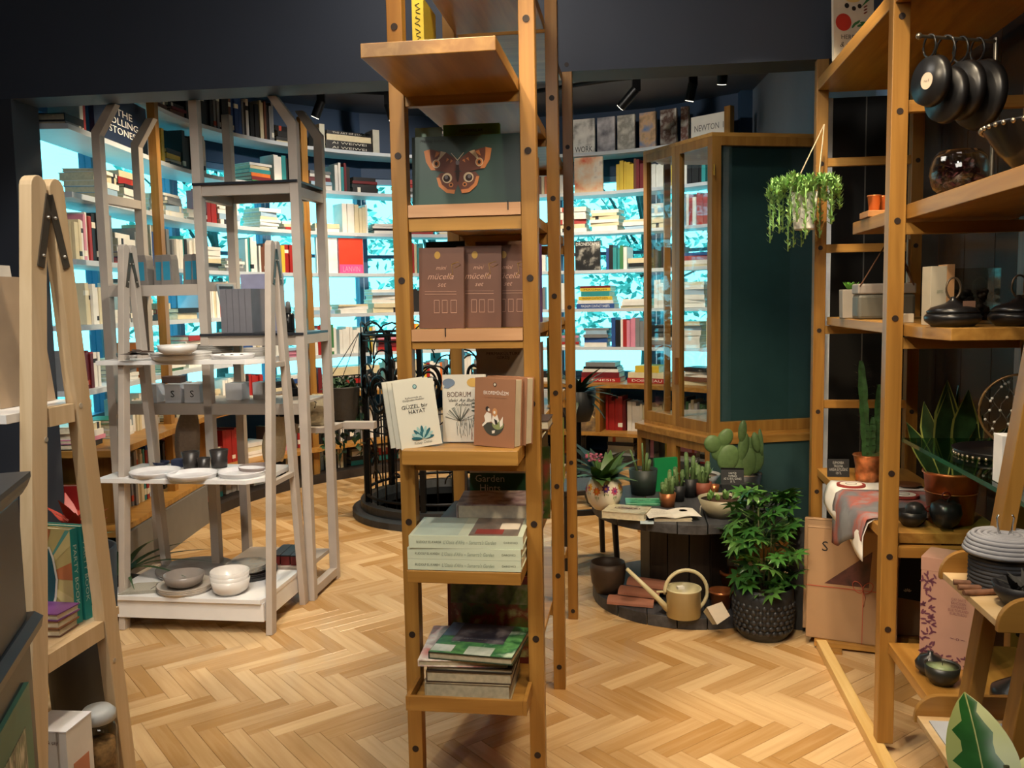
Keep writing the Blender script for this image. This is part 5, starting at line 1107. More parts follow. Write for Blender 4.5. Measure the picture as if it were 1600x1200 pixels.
# prickly pear in a dark pot with chalk sign
P = potbase(1161, 776, T0); s = px_m(P); P.y += .03; t = thing('potted_cactus', 'large prickly pear with flat round pads in a dark bowl pot', 'cactus', (P.x, P.y, T0))
pot(t, 24*s, 32*s, 36*s, M('26282a', .45), soil=GRAVEL)
OP = M('64804c', .5, var=.12, scale=50)
for (dx, dz, rx, rz_, a) in ((-22, 66, 18, 22, .3), (-34, 78, 14, 17, .5), (-46, 90, 14, 15, -.6), (-4, 56, 12, 24, 0), (2, 84, 9, 24, .15), (10, 58, 14, 24, .1), (20, 62, 17, 24, .1), (0, 112, 7, 18, .1), (13, 84, 8, 16, -.1), (22, 92, 7, 17, -.2), (30, 92, 4, 22, -.1), (-26, 100, 12, 16, .5)):
    MB().ball((dx*s, (abs(dx) % 7 - 3)*s, dz*s*.93), 1, 14, sc=(rx*s, 4.5*s, rz_*s), T=Matrix.Rotation(a, 4, 'Y')).build('pad', OP, t)
P = Vector((1.075, 4.30, 0)); o = thing('chalk_sign', 'small black tented sign with white chalk writing before the prickly pear', 'sign', (1.078, 4.285, T0 + .085), R(-10))
MB().box(-.055, .055, -.002, .001, 0, .075, T=Matrix.Rotation(-.25, 4, 'X')).box(-.055, .055, .036, .039, 0, .075, T=Matrix.Rotation(.22, 4, 'X')).build('board', M('17181a', .6), o)
lettering('KAKTÜS\nTOPRAĞI\nAZ SU BOL GÜNEŞ\n35 TL', .085, (0, 0, 0), M('c9c9c4'), o, h=.052, T=Matrix.Rotation(-.25, 4, 'X') @ Matrix.Translation((0, -.003, .038)))
MB().box(-.05, .05, -.004, .04, -.085, 0).build('stand_block', M('26282a', .5), o)
P = potbase(1122, 768, T0); cactus_pot(1121, 776, 18, 14, COPPER, 'tiny copper pot behind the beige bowl', [], soil=SOIL, dy=.08, cat='pot')

# on the drum's base
B0 = .056
P = potbase(950, 924, B0); s = px_m(P); t = thing('plant_pot', 'empty dark brown rounded pot on the drum base at the left', 'pot', (P.x, P.y, B0))
MB().lathe([(.001, 0), (19*s, 0), (26*s, 16*s), (29*s, 38*s), (27.5*s, 49*s), (26*s, 49*s), (26*s, 36*s), (18*s, 6*s), (.001, 5*s)], 32).build('body', M('4a3a2e', .5, var=.3, scale=12, bump=.2), t)
for k in range(3):
    P = potbase(988 + 8*k, 946 - 2*k, B0); o = MB(); n = 8
    prof = [(.045*math.cos(PI*i/n), .030*math.sin(PI*i/n)) for i in range(n+1)] + [(.036*math.cos(PI*(n-i)/n), .023*math.sin(PI*(n-i)/n)) for i in range(n+1)]
    o.prism(prof, 'x', -.11, .11); o = o.build('roof_tile', TERRA, loc=(P.x + .02*k, P.y + .03 + .014*k, B0 + (.001, .0015, .002)[k] + .023*k*0), rot=(0, 0, R(-18 - 5*k)), bevel=.001)
    if k: o.location.z += .033*k; o.scale = (.9, 1, 1)
    tag(o, ['lowest terracotta roof tile lying in front of the brown pot', 'middle terracotta roof tile in the small pile', 'topmost terracotta roof tile in the small pile'][k], 'roof tile')
# watering can
P = potbase(1068, 961, B0); s = px_m(P); t = thing('watering_can', 'cream enamel watering can with ring handle and long straight spout', 'watering can', (P.x, P.y, B0))
CRM = M('cfc6a0', .3, var=.03); rB = 28*s
MB().lathe([(.001, .003), (rB*.98, .0), (rB*.98, 43*s), (rB*1.03, 44*s), (rB*1.0, 46*s), (rB*.93, 44*s), (rB*.93, 5*s), (.001, 5*s)], 36).build('body', CRM, t)
MB().tube([(-rB*.9, 0, 10*s), (-rB*1.4, 0, 26*s), (-91*s, 0, 78*s)], 5.5*s, 12, taper=.55).build('spout', CRM, t)
MB().box(-rB*1.55, -rB*.9, -.002, .002, 38*s, 41*s).build('brace', CRM, t)
MB().tube([((4 + 34*math.cos(R(-58 + 244*i/26)))*s, 0, (39 + 35*math.sin(R(-58 + 244*i/26)))*s) for i in range(27)], 3.0*s, 10).build('handle', CRM, t)
MB().box(-.03, .0, -.012, .012, 44*s, 48*s, T=Matrix.Rotation(.2, 4, 'Z')).build('paper_note', M('e6e2d6', .7), t)
P = potbase(1118, 975, B0); o = thing('paper_tag', 'folded white paper tag leaning beside the watering can', 'tag', (P.x, P.y - .03, B0 + .008), R(-18))
MB().prism([(0, 0), (.055, .045), (.02, .105), (-.045, .075)], 'y', 0, .002).build('front_leaf', M('d8d2c4', .6), o); MB().prism([(0, .0), (-.045, .075), (-.06, .05), (-.02, -.004)], 'y', .006, .008).build('back_leaf', M('8a7a5a', .6), o)
for k, (px, py, w, h, lab) in enumerate(((1128, 952, 38, 30, 'polished copper pot on the drum base, right of the watering can'), (1148, 935, 44, 44, 'larger polished copper pot at the back of the drum base'), (1106, 930, 34, 32, 'brown copper pot behind the watering can handle'))):
    P = potbase(px, py, B0); s = px_m(P); t = thing('copper_pot', lab, 'pot', (P.x, P.y + .02, B0)); MB().lathe([(.001, 0), (w*s*.36, 0), (w*s*.48, h*s*.85), (w*s*.52, h*s*.86), (w*s*.52, h*s), (w*s*.47, h*s), (w*s*.34, .01), (.001, .01)], 30).build('body', COPPER, t)

# big dark woven pot with umbrella plant on the floor
P = potbase(1203, 992, 0); s = px_m(P); t = thing('umbrella_plant', 'bushy umbrella plant in a dark textured pot standing on the parquet', 'plant', (P.x - .03, P.y + .0, 0))
prof = [(.001, 0), (34*s, 0), (42*s, 10*s), (47*s, 40*s), (48*s, 62*s), (47*s, 66*s), (46*s, 84*s), (43*s, 84*s), (42*s, 70*s), (.001, 68*s)]
MB().lathe(prof, 36).build('pot', M('242628', .45), t)
b = MB()
for j in range(6):
    for k in range(26):
        z = (18 + 8.2*j)*s; rr_ = (43.5 + 4.4*math.sin((z/s-10)/52*1.6))*s; a = 2*PI*(k + .5*(j % 2))/26
        b.ball((rr_*math.cos(a), rr_*math.sin(a), z), 1, 6, sc=(2.6*s, 5.6*s, 4.4*s), T=Matrix.Rotation(a, 4, 'Z'))
q = b.build('woven_relief', M('2b2d30', .45), t); q['kind'] = 'stuff'
MB().lathe([(42*s, 76*s), (.001, 78*s)], 20).build('soil', SOIL, t)
rnd = random.Random(11); lm = MB()
for k in range(8): lm.leaf(Matrix.Rotation(2*PI*k/8, 4, 'Z') @ Matrix.Translation((0, .008, 0)) @ Matrix.Rotation(.12, 4, 'X'), .056, .024, curl=.3, fold=.15, n=4)
lmesh = [lm.mesh('leaf', M(c, .3, var=.2)) for c in ('2f5a26', '42732f', '557f3a')]
for q in range(5):
    a = q*1.3; MB().tube([(.02*math.cos(a), .02*math.sin(a), .19), (.04*math.cos(a), .04*math.sin(a), .36), (.05*math.cos(a), .05*math.sin(a), .58)], .005, 6, taper=.6).build('stem', M('5a5a34', .7), t)
for k in range(100):
    a = rnd.uniform(0, 6.28); zz = rnd.uniform(.21, .66); R_ = (.055 + .115*math.sin(PI*min(1, max(0, (zz-.1)/.62))))*rnd.uniform(.45, 1.05); c = Vector((R_*math.cos(a), R_*math.sin(a), zz))
    inst('leaf', lmesh[k % 3], t, c, (rnd.uniform(-.5, .5) , rnd.uniform(-.5, .5) + .5*math.cos(a), rnd.uniform(0, 6.28)), (rnd.uniform(.8, 1.15),)*3)
b = MB()
for k in range(50): a = rnd.uniform(0, 6.28); z = rnd.uniform(.25, .6); R_ = .13; b.tube([(.03*math.cos(a), .03*math.sin(a), z - .06), (R_*math.cos(a), R_*math.sin(a), z)], .0018, 4)
b.build('leaf_stalks', M('4f6a34', .6), t)['kind'] = 'stuff'

# hanging white pot of burro's tail
HPz = 1.765; t = thing('hanging_planter', 'white square hanging pot overflowing with bright green trailing succulent', 'planter', (1.215, 3.68, HPz), R(-20))
MB().prism([(-.04, 0), (.04, 0), (.052, .15), (-.052, .15)], 'y', -.045, .045).build('pot', M('e4e0d8', .4), t, bevel=.004)
MB().tube([(-.05, -.04, .15), (.07, .13, .44)], .0028, 5).build('cord', M('b9a88a', .8), t); MB().tube([(.05, .04, .15), (.07, .13, .44)], .0028, 5).build('cord', M('b9a88a', .8), t); MB().tube([(.05, -.04, .15), (.07, .13, .44)], .0028, 5).build('cord', M('b9a88a', .8), t)
rnd = random.Random(9); BT = M('9cc878', .4, var=.2, scale=40)
for k in range(40):
    a = 2*PI*k/40 + rnd.uniform(-.1, .1); Rr = rnd.uniform(.05, .135); dr = rnd.uniform(.02, .24) if k % 2 else rnd.uniform(-.06, .04); b = MB(); P_ = []
    for i in range(9): f = i/8; P_.append(Vector((.03*math.cos(a) + Rr*math.cos(a)*min(1, f*2.2), .03*math.sin(a) + Rr*math.sin(a)*min(1, f*2.2), .15 + .05*math.sin(PI*min(1, f*1.6)) - dr*f*f)))
    b.tube(P_, .003, 4)
    for i in range(1, 9):
        for q in range(6):
            b.leaf(Matrix.Translation(P_[i] + (P_[i-1]-P_[i])*(q/6)) @ Euler((rnd.uniform(.1, .9), 0, q*1.9 + i)).to_matrix().to_4x4(), .026, .013, curl=-.3, n=2)
    b.build('trailing_stem', BT, t)

# ------------------------------------------------------------------ right-hand pine bookcase
HB2 = [.14, .50, .90, 1.20, 1.495, 1.80, 2.16, 2.5]
rbk = thing('ladder_bookcase', 'wide pine ladder bookcase along the right wall, stocked with pots and plants', 'bookcase', RF.o, RF.a)
UB = .395
for v in (1.145, 0, -1.10):
    for u in (0, UB): pegged_post(rbk, u, v, .036 if u == 0 else 0, 3.0, w=.05, d=.05, holes=[z*1.0 for z in (.42, .66, .93, 1.0+.42, 1.72, 2.05, 2.33)] if v == 0 else [.26, .62, .98, 1.34, 1.70, 2.06])
    for z in (2.085, 1.715, 1.36, 1.03, .69, .34):
        if v == 0 and z == 1.03: continue
        MB().box(.025, UB-.025, v-.014, v+.014, z-.036, z).build('rail', PINE_X, rbk, bevel=.0015)
def rsh(z, v0, v1, t=.045, u0=.0, u1=UB-.01, pl=None):
    return MB().prism(pl or [(u0, v0), (u1, v0), (u1, v1), (u0, v1)], 'z', z-t, z).build('shelf', PINE_Y, rbk, bevel=.002)
rsh(2.42, -1.10, 1.17, .05, -.02, UB+.02)
rsh(1.77, -1.10, .665, .045, .028); rsh(1.40, 0, 0, .035, pl=[(.028, 1.10), (.028, .0), (.028, -.20), (.06, -.345), (UB-.01, -.345), (UB-.01, 1.10)])
rsh(.725, .03, 1.14, .035, .0); rsh(.38, -1.10, -.03, .035, .0)
MB().box(-.045, -.003, -1.2, .86, .0, .036).build('floor_rail', WOOD('c9a05c', 'e6c98c', 'y', .4), rbk, bevel=.002)
gs = MB().box(.03, UB-.03, -1.08, -.03, 1.033, 1.045).build('shelf', GLASS('bfe0d2', .3, name='green_shelf_glass'), rbk, label='thick clear glass shelf with green edge')
MB().box(.0285, .0300, -1.08, -.03, 1.033, 1.045).build('edge', M('1f4a3c', .1, spec=1.), gs)
b = MB().box(.05, UB-.05, -1.08, -.03, 1.012, 1.0); gp = MB().box(.03, UB-.03, 1.125, 1.131, .05, 2.3)

def rw(px, py, z): p = on(px, py, z); return Vector((p.x, p.y, z))
# herb book on the top board
o = book('white herb book with red fruit and green leaves on the top board', .175, .25, .015, M('d8d4c4', .4), (1.385, 3.62, 2.421), rotz=10, rot=(-.05, 0, 0))
decal([(0, ell(-.045, .15, .034, .034)), (1, ell(-.03, .215, .010, .010)), (1, ell(.0, .205, .009, .009)), (1, ell(.025, .215, .009, .009))] + [(2, ell(.0 + .014*k, .14 + .01*(k % 2), .016, .005, 10, .9 - .3*k)) for k in range(4)] + [(3, ell(.05, .19 + .012*k, .010, .003, 8, .5)) for k in range(3)] + [(2, [(.03, .21), (.08, .249), (.06, .249)]), (4, ell(-.005, .238, .03, .01))],
      [M('c03a2c'), M('26221e'), M('3f7a48'), M('7a3a2c'), M('d8c07a')], (0, -.0006, 0), o); lettering('HERBS', .07, (-.02, -.001, .093), M('3a3630'), o); lettering('& spice', .08, (-.02, -.001, .06), M('2a2622'), o, shear=.3, h=.026)
# pan hanger
PB = Vector((1.345, 2.50, 1.771)); dirv = Vector((-.966, -.26, 0)); t = thing('pan_stand', 'thin metal stand with a horizontal bar holding black pans', 'stand', PB)
STL = M('8b8578', .3, .9)
MB().cyl((0, 0, 0), (0, 0, .42), .006, n=10).build('pole', STL, t); MB().lathe([(.001, .012), (.05, .0), (.05, .004), (.001, .016)], 20).build('foot', STL, t); MB().cyl((0, 0, .41), dirv*.25 + Vector((0, 0, .41)), .005, n=8).build('bar', STL, t); MB().ball(dirv*.25 + Vector((0, 0, .41)), .009, 8).build('knob', STL, t)
MB().cyl((-.012, 0, .31), (.012, 0, .31), .009, n=10).build('screw', STL, t)
ang = math.atan2(dirv.y, dirv.x) + PI/2
for k, (f, r_, dz, lab, lb) in enumerate(((.215, .068, -.115, 'front small black pan with a pale round label, hanging', 1), (.165, .075, -.15, 'second black pan hanging low behind the labelled one', 0), (.115, .08, -.135, 'third black pan hanging from the metal bar', 0), (.06, .095, -.145, 'largest black pan at the back of the bar', 0))):
    c = PB + dirv*f + Vector((0, 0, .41 + dz)); o = thing('hanging_pan', lab, 'pan', c, ang, None); Tm = Matrix.Rotation(-PI/2, 4, 'X')
    MB().lathe([(.001, -.006), (r_*.93, -.006), (r_, .016), (r_*.97, .016), (r_*.9, -.002), (.001, -.002)], 32, T=Matrix.Rotation(PI/2, 4, 'X') @ Matrix.Rotation(PI, 4, 'X')).build('pan_body', M('1a1a1c', .35), o)
    if lb: MB().cyl((0, .0065, 0), (0, .0075, 0), .022, n=20).build('label_disc', M('cbb8a4', .5), o); MB().cyl((0, -.0075, 0), (0, -.0062, 0), .022, n=24).build('label_disc', M('cbb8a4', .5), o); lettering('No 3', .018, (0, -.008, .0), K, o)
    rg = -dz - r_ ; MB().tube([(.5*rg*math.cos(2*PI*i/16), 0, r_ + rg*.5 + (rg*.5+.006)*math.sin(2*PI*i/16)) for i in range(16)], .003, 6, closed=True).build('ring_handle', M('1a1a1c', .35), o)
# bowls on the 1.77 shelf
t = thing('beaded_bowl', 'large black metal bowl with a row of silver beads along its rim', 'bowl', (1.262, 2.08, 1.771))
MB().lathe([(.001, 0), (.07, 0), (.075, .006), (.115, .05), (.15, .105), (.154, .112), (.146, .112), (.11, .055), (.06, .012), (.001, .010)], 40).build('body', M('1b1a1c', .25, .3), t)
for k in range(40): a = 2*PI*k/40; MB().ball((.152*math.cos(a), .152*math.sin(a), .106), .0062, 8).build('bead', M('a89a86', .25, .9), t)
t = thing('glass_bowl', 'round clear glass bowl filled with dark red dried petals', 'bowl', (1.315, 2.62, 1.771))
MB().lathe([(.001, .0), (.035, .0), (.07, .03), (.082, .07), (.074, .115), (.058, .135), (.055, .133), (.071, .112), (.078, .07), (.066, .03), (.03, .005), (.001, .005)], 36).build('bowl_body', GLASS('f2f2f0', .35), t)
b = MB(); rnd = random.Random(2)
for k in range(260): a = rnd.uniform(0, 6.28); z = rnd.uniform(.01, .1); R_ = math.sqrt(rnd.random())*(.035 + .035*math.sin(PI*min(1, z/.1))); b.leaf(Matrix.Translation((R_*math.cos(a), R_*math.sin(a), z)) @ Euler((rnd.uniform(-1, 1), rnd.uniform(-1, 1), a)).to_matrix().to_4x4(), .026, .016, n=2)
b.build('dried_petals', M('4a1a1e', .7, var=.4, scale=60), t)['kind'] = 'stuff'
P = RF.w(.07, .47, 1.771); t = thing('serving_board', 'small thick wooden board under two copper cups', 'board', P, R(TH)); MB().box(-.05, .05, -.06, .06, 0, .022).build('board', WOOD('9a6a40', 'c0905c', 'y', .4), t, bevel=.002)
for k, (du, dv) in enumerate(((-.018, -.015), (.02, .02))):
    P = RF.w(.07 + du, .47 + dv, 1.794); t = thing('copper_cup', '%s small fluted copper cup on the wooden board' % ['left', 'right'][k], 'cup', P); MB().lathe([(.001, 0), (.018, 0), (.023, .05), (.026, .052), (.024, .056), (.020, .052), (.016, .006), (.001, .006)], 22).build('body', COPPER, t)
# grey hanging planters resting on the 1.40 shelf
P = RF.w(.13, .66, 1.401); t = thing('rope_planter', 'two-tone grey oval planter with brown rope hangers behind the pine post', 'planter', P, R(TH))
MB().box(-.09, .12, -.05, .05, 0, .095).build('lower_body', M('5f5d54', .5), t, bevel=.012); MB().box(-.091, .121, -.051, .051, .095, .135).build('upper_band', M('8f8780', .5), t, bevel=.006)
for (x0, x1) in ((-.085, .035), (.11, .05), (.11, .03)): MB().tube([(x0, -.052, .125), ((x0+x1)/2, -.03, .22), (x1, 0, .31)], .0028, 5).build('rope', M('6a4a34', .8), t)
MB().tube([(.05, 0, .31), (.05, 0, .322)], .0028, 5).build('hook', STL, t); MB().box(.098, .108, -.01, .01, .137, .30).build('white_strap', M('b5b0a5', .5), t)
P = RF.w(.055, .80, 1.401); t = thing('potted_plant', 'small square grey pot with a green succulent left of the rope planter', 'plant', P, R(TH)); MB().prism([(-.035, 0), (.035, 0), (.038, .115), (-.038, .115)], 'y', -.03, .03).build('pot', M('8f877c', .6), t, bevel=.003); rosette(t, (0, 0, .112), .05, 14, M('5fa03a', .4), .5)
P = RF.w(.06, .1, 1.401); t = thing('card_box', 'small white carton between the planter and the pine post', 'box', RF.w(.085, .16, 1.401), R(TH)); MB().box(-.02, .02, -.02, .02, 0, .03).build('body', M('d8cdb8', .5), t, bevel=.002)
# 1.40 shelf near items
P = RF.w(.10, -.10, 1.401); t = thing('gift_box', 'slim cream and wood box with faint green print behind the pine post', 'box', P, R(TH + 6)); MB().box(-.035, .012, -.03, .03, 0, .175).build('front_panel', M('b9b09c', .5), t, bevel=.001); MB().box(.012, .035, -.03, .03, 0, .18).build('wooden_side', WOOD('a07850', 'c09468', 'z', .5), t, bevel=.001)
lettering('SABUN\nZEYTİN', .02, (-.008, -.0312, .1), M('7a8a74'), t); lettering('doğal', .018, (-.008, -.0312, .055), M('5a5248'), t, shear=.3)
t = thing('display_case', 'clear acrylic case of dark dried seed pods behind the lidded pots', 'display case', RF.w(.21, -.04, 1.401), R(TH)); MB().box(-.07, .07, -.05, .05, 0, .168).build('case', GLASS('e8e4dc', .3, .05), t)
b = MB(); rnd = random.Random(8)
for k in range(60): b.ball((rnd.uniform(-.055, .055), rnd.uniform(-.035, .035), rnd.uniform(.012, .10)), rnd.uniform(.008, .016), 6, sc=(1, .8, .7))
b.build('seed_pods', M('1f1712', .6, var=.4), t)['kind'] = 'stuff'
for k, (px, py, w, lab) in enumerate(((1489, 500, 84, 'left black lidded pot with an upright ring handle and brown tag'), (1585, 501, 86, 'right black lidded pot with an upright ring handle, cut by the frame'))):
    P = Vector(((px - 800)/FOC*2.53, 2.53 - .02*k, 1.401)); s = 2.5/FOC; r_ = w*s/2; t = thing('lidded_pot', lab, 'pot', P, 0)
    MB().lathe([(.001, 0), (r_*.72, 0), (r_*.98, r_*.22), (r_, r_*.38), (r_*.9, r_*.5), (.001, r_*.5)], 36).build('body', M('19191b', .3), t)
    MB().lathe([(r_*.9, r_*.51), (r_*.93, r_*.56), (r_*.75, r_*.72), (r_*.3, r_*.86), (r_*.12, r_*1.0), (r_*.1, r_*1.1), (.001, r_*1.12)], 36).build('lid', M('19191b', .28), t)
    MB().tube([(r_*.27*math.cos(2*PI*i/20), 0, r_*1.42 + r_*.40*math.sin(2*PI*i/20)) for i in range(20)], .003, 6, closed=True).build('ring_handle', M('6a5a48', .4, .5), t)
    if k == 0: MB().box(-.005, .035, -r_*.62, -r_*.615, r_*.55, r_*.95, T=Matrix.Rotation(.2, 4, 'Z')).build('paper_tag', M('8a6a58', .7), t)
# .725 shelf
ZS = .726
P = RF.w(.05, .93, ZS); t = thing('chalk_sign', 'black card sign with chalk writing left of the tall euphorbia', 'sign', P, R(TH)); MB().box(-.045, .045, 0, .004, 0, .075, T=Matrix.Rotation(-.15, 4, 'X')).build('board', M('1b1b1c', .6), t); lettering('EUPHORBIA\nTRIGONA\nAFRİKA SÜTLEĞENİ\n120 TL', .075, (0, 0, 0), M('a8a8a4'), t, h=.055, T=Matrix.Rotation(-.15, 4, 'X') @ Matrix.Translation((0, -.001, .038)))
P = RF.w(.145, .84, ZS); t = thing('euphorbia', 'tall three-ridged euphorbia in a hammered copper pot', 'plant', P)
MB().lathe([(.001, 0), (.045, 0), (.05, .05), (.048, .06), (.056, .105), (.06, .11), (.057, .115), (.05, .105), (.001, .095)], 30).build('pot', M('d98552', .28, .8, .3, 40, bump=.3), t)
EG = M('33552c', .4, var=.3, scale=50)
for (dx, dy, h_, rr_, tl) in ((-.006, 0, .40, .020, -.03), (.035, .01, .30, .017, .01), (.012, -.01, .17, .014, .0)):
    b = MB(); N = 12
    vs = []
    for j in range(N+1):
        f = j/N; zz = .10 + h_*f; rr2 = rr_*(1 - .55*max(0, f-.8)/.2)*(1 + .12*math.sin(j*2.4))
        for i in range(6): a = PI*i/3 + .3; q = rr2*(1 if i % 2 else .42); vs.append((dx + tl*f + q*math.cos(a), dy + q*math.sin(a), zz))
    b.add(vs, [(j*6+i, j*6+(i+1) % 6, j*6+6+(i+1) % 6, j*6+6+i) for j in range(N) for i in range(6)] + [tuple(N*6+i for i in range(6))]); b.build('cactus_stem', EG, t)
    for j in range(int(h_/.03)):
        for i in (1, 3, 5): a = PI*i/3 + .3; bb = MB(); bb.leaf(Matrix.Translation((dx + tl*j*.03/h_ + rr_*math.cos(a), dy + rr_*math.sin(a), .12 + .03*j)) @ Matrix.Rotation(a - PI/2, 4, 'Z') @ Matrix.Rotation(.5, 4, 'X'), .022, .010, n=2); bb.build('leaf', EG, t)
def coaster(u, v, z, label, r_=.055, h_=.008): 
    P = RF.w(u, v, z); t = thing('coaster', label, 'coaster', P); MB().lathe([(.001, 0), (r_, 0), (r_, h_), (.001, h_)], 30, smooth=False).build('felt_base', M('8a2f26', .8), t); MB().lathe([(.001, h_), (r_*.78, h_), (r_*.78, h_+.001), (.001, h_+.001)], 30, smooth=False).build('white_disc', M('e4ddd0', .6), t); MB().lathe([(r_*.35, h_+.001), (r_*.4, h_+.001), (r_*.4, h_+.0018), (r_*.35, h_+.0018)], 24, smooth=False, caps=False).build('printed_ring', M('3a3a3c'), t)
# draped cloths: white underneath, grey felt above
def drape(label, u0, u1, v0, v1, z, drop, mat, seed, flare=.0, name='table_runner', tip=.0):
    n, m_ = 22, 12; vs = []; rnd = random.Random(seed)
    for i in range(n+1):
        for j in range(m_+1):
            f = j/m_; v = v0 + (v1-v0)*f; L = i/n*(u1 - u0 + drop*(1 + tip*math.cos(PI*f))); fold_ = .008*math.sin(f*9 + seed)
            if L < (u1-u0): u = u1 - L; zz = z + .001
            else: e = L - (u1-u0); u = u0 - .009 - min(.018, e*.3) - fold_*min(1, e*12) ; zz = z - e
            vs.append((u, v + flare*(f-.5)*(i/n), zz))
    fs = [(i*(m_+1)+j, i*(m_+1)+j+1, (i+1)*(m_+1)+j+1, (i+1)*(m_+1)+j) for i in range(n) for j in range(m_)]
    o = MB().add(vs, fs, 0, True).build(name, mat, loc=RF.o, rot=(0, 0, RF.a)); q = o.modifiers.new('t', 'SOLIDIFY'); q.thickness = .003; q.offset = -1; tag(o, label, 'cloth'); return o
drape('white cloth runner hanging over the edge of the pine shelf', -.002, .33, .22, .80, ZS + .003, .12, M('e6e2da', .9), 1, .1, tip=.2)
drape('grey felt runner with a faded red pattern lying on the white cloth', -.012, .33, .20, .62, ZS + .010, .15, PIC(['7a7a7c', '6a6a6e', 'a0564a', '8a8a8c'], 7, 6, .95), 3, .05, tip=-.45)
coaster(.055, .73, ZS + .004, 'red felt coaster with white centre on the white cloth'); coaster(.19, .50, ZS + .015, 'second coaster lying on the grey felt behind the post')
t = thing('wooden_dish', 'small brown wooden dish behind the pine post on the white cloth', 'dish', RF.w(.27, .72, ZS + .006)); MB().lathe([(.001, 0), (.03, 0), (.05, .012), (.046, .012), (.001, .004)], 20).build('body', M('6a3f24', .4), t)
P = RF.w(.225, .12, ZS); P = Vector((1.475, 2.93, ZS)); t = thing('snake_plant', 'snake plant with yellow edged leaves in a large copper bucket', 'plant', P)
MB().lathe([(.001, 0), (.070, 0), (.086, .165), (.092, .168), (.090, .176), (.083, .17), (.068, .02), (.001, .15)], 40).build('bucket', M('d98552', .3, .75, .1, 30, bump=.05), t); MB().tube([(.0815*math.cos(2*PI*i/30), .0815*math.sin(2*PI*i/30), .105) for i in range(30)], .0022, 5, closed=True).build('band', COPPER, t)
MB().lathe([(.08, .152), (.001, .155)], 20).build('soil', SOIL, t)
SG, SE = M('2c4a2a', .35, var=.35, scale=30), M('a9b45c', .4)
for k, (dx, dy, h_, w_, tilt, az) in enumerate(((-.035, .0, .30, .07, .05, -.3), (-.012, .01, .33, .075, -.02, -.5), (.02, -.02, .30, .085, .06, -.3), (.045, .02, .22, .05, .3, -.6), (-.055, -.01, .22, .05, -.5, -.1), (.06, 0, .24, .07, .7, -.3), (.0, .03, .31, .06, .1, .3), (-.03, .04, .26, .05, -.2, -1.0), (.03, -.045, .19, .06, .15, .0))):
    T = Matrix.Translation((dx, dy, .15)) @ Matrix.Rotation(tilt, 4, 'Y') @ Matrix.Rotation(az, 4, 'Z'); n = 9; vs = []; vs2 = []
    for i in range(n+1):
        f = i/n; hw = w_/2*(.6 + .5*math.sin(PI*f*.8))*(1 if f < .65 else max(.03, (1-(f-.65)/.35)**.8)); tw = .5*f
        for q in (-1, -.82, 0, .82, 1): vs.append(T @ Vector((q*hw*math.cos(tw), q*hw*math.sin(tw) + .006*(1-abs(q)), h_*f)))
    fs = [(i*5+q, i*5+q+1, i*5+q+6, i*5+q+5) for i in range(n) for q in range(4)]
    b = MB(); b.add(vs, [f for f in fs if f[0] % 5 in (1, 2)], 0, True); b.add(vs, [f for f in fs if f[0] % 5 in (0, 3)], 1, True); b.build('leaf', [SG, SE], t)
P = rw(1432, 826, ZS) + Vector((.0, .04, 0)); t = thing('black_bowl', 'small black cast bowl with a loose lid behind the left post', 'bowl', P); MB().lathe([(.001, 0), (.025, 0), (.045, .025), (.048, .05), (.044, .05), (.04, .028), (.001, .01)], 26).build('body', M('1f1f20', .35), t); MB().ball((.03, .04, .045), .033, 14, sc=(1, 1, .8)).build('lid', M('2a2a2b', .3), t); MB().tube([(.07 + .013*math.cos(2*PI*i/14), .02, .05 + .009*math.sin(2*PI*i/14)) for i in range(14)], .0028, 6, closed=True).build('red_ring', M('7a1f18', .4), t)
P = rw(1488, 830, ZS) + Vector((0, .045, 0)); t = thing('apple_jar', 'black apple-shaped ceramic jar with a red ring on top', 'jar', P)
MB().lathe([(.001, 0), (.022, 0), (.040, .018), (.050, .05), (.045, .078), (.025, .09), (.008, .080), (.001, .078)], 30, wob=.02).build('body', M('1f1f20', .3), t); MB().tube([(.002, 0, .078), (.006, 0, .098)], .003, 6).build('stalk', M('2a1a16'), t); MB().tube([(.013*math.cos(2*PI*i/14), 0, .108 + .011*math.sin(2*PI*i/14)) for i in range(14)], .0028, 6, closed=True).build('red_ring', M('7a1f18', .4), t)
P = rw(1492, 848, ZS); t = thing('glass_stopper', 'tiny clear glass block in front of the apple jar', 'ornament', RF.w(.20, .062, ZS), R(TH)); MB().prism([(-.018, 0), (.018, 0), (.014, .012), (-.014, .012)], 'y', -.012, .012).build('body', GLASS('e8ece8', .4), t)
# glass shelf
ZG = 1.046
P = Vector((1.365, 2.42, ZG)); t = thing('beaded_tray', 'round black tray with silver beads lying on the glass shelf', 'tray', P)
MB().lathe([(.001, .0), (.12, .0), (.135, .018), (.131, .018), (.117, .004), (.001, .004)], 44).build('body', M('141315', .3), t)
for k in range(44): a = 2*PI*k/44; MB().ball((.128*math.cos(a), .128*math.sin(a), .004), .0052, 8).build('bead', M('b9a890', .25, .9), t)
t = thing('white_box', 'plain white tall carton standing on the glass shelf', 'box', (1.165, 2.045, ZG), R(TH)); MB().box(-.018, .05, 0, .05, 0, .115).build('body', M('e4e6ea', .5), t, bevel=.001)
P = Vector((1.46, 2.52, ZG)); t = thing('ring_ornament', 'round gold hoop ornament strung with glass beads behind the tray', 'ornament', P, R(-20)); HR = .105
MB().tube([(HR*math.cos(2*PI*i/40), 0, HR + .004 + HR*math.sin(2*PI*i/40)) for i in range(40)], .004, 8, closed=True).build('hoop', M('b08a58', .3, .8), t)
b = MB(); 
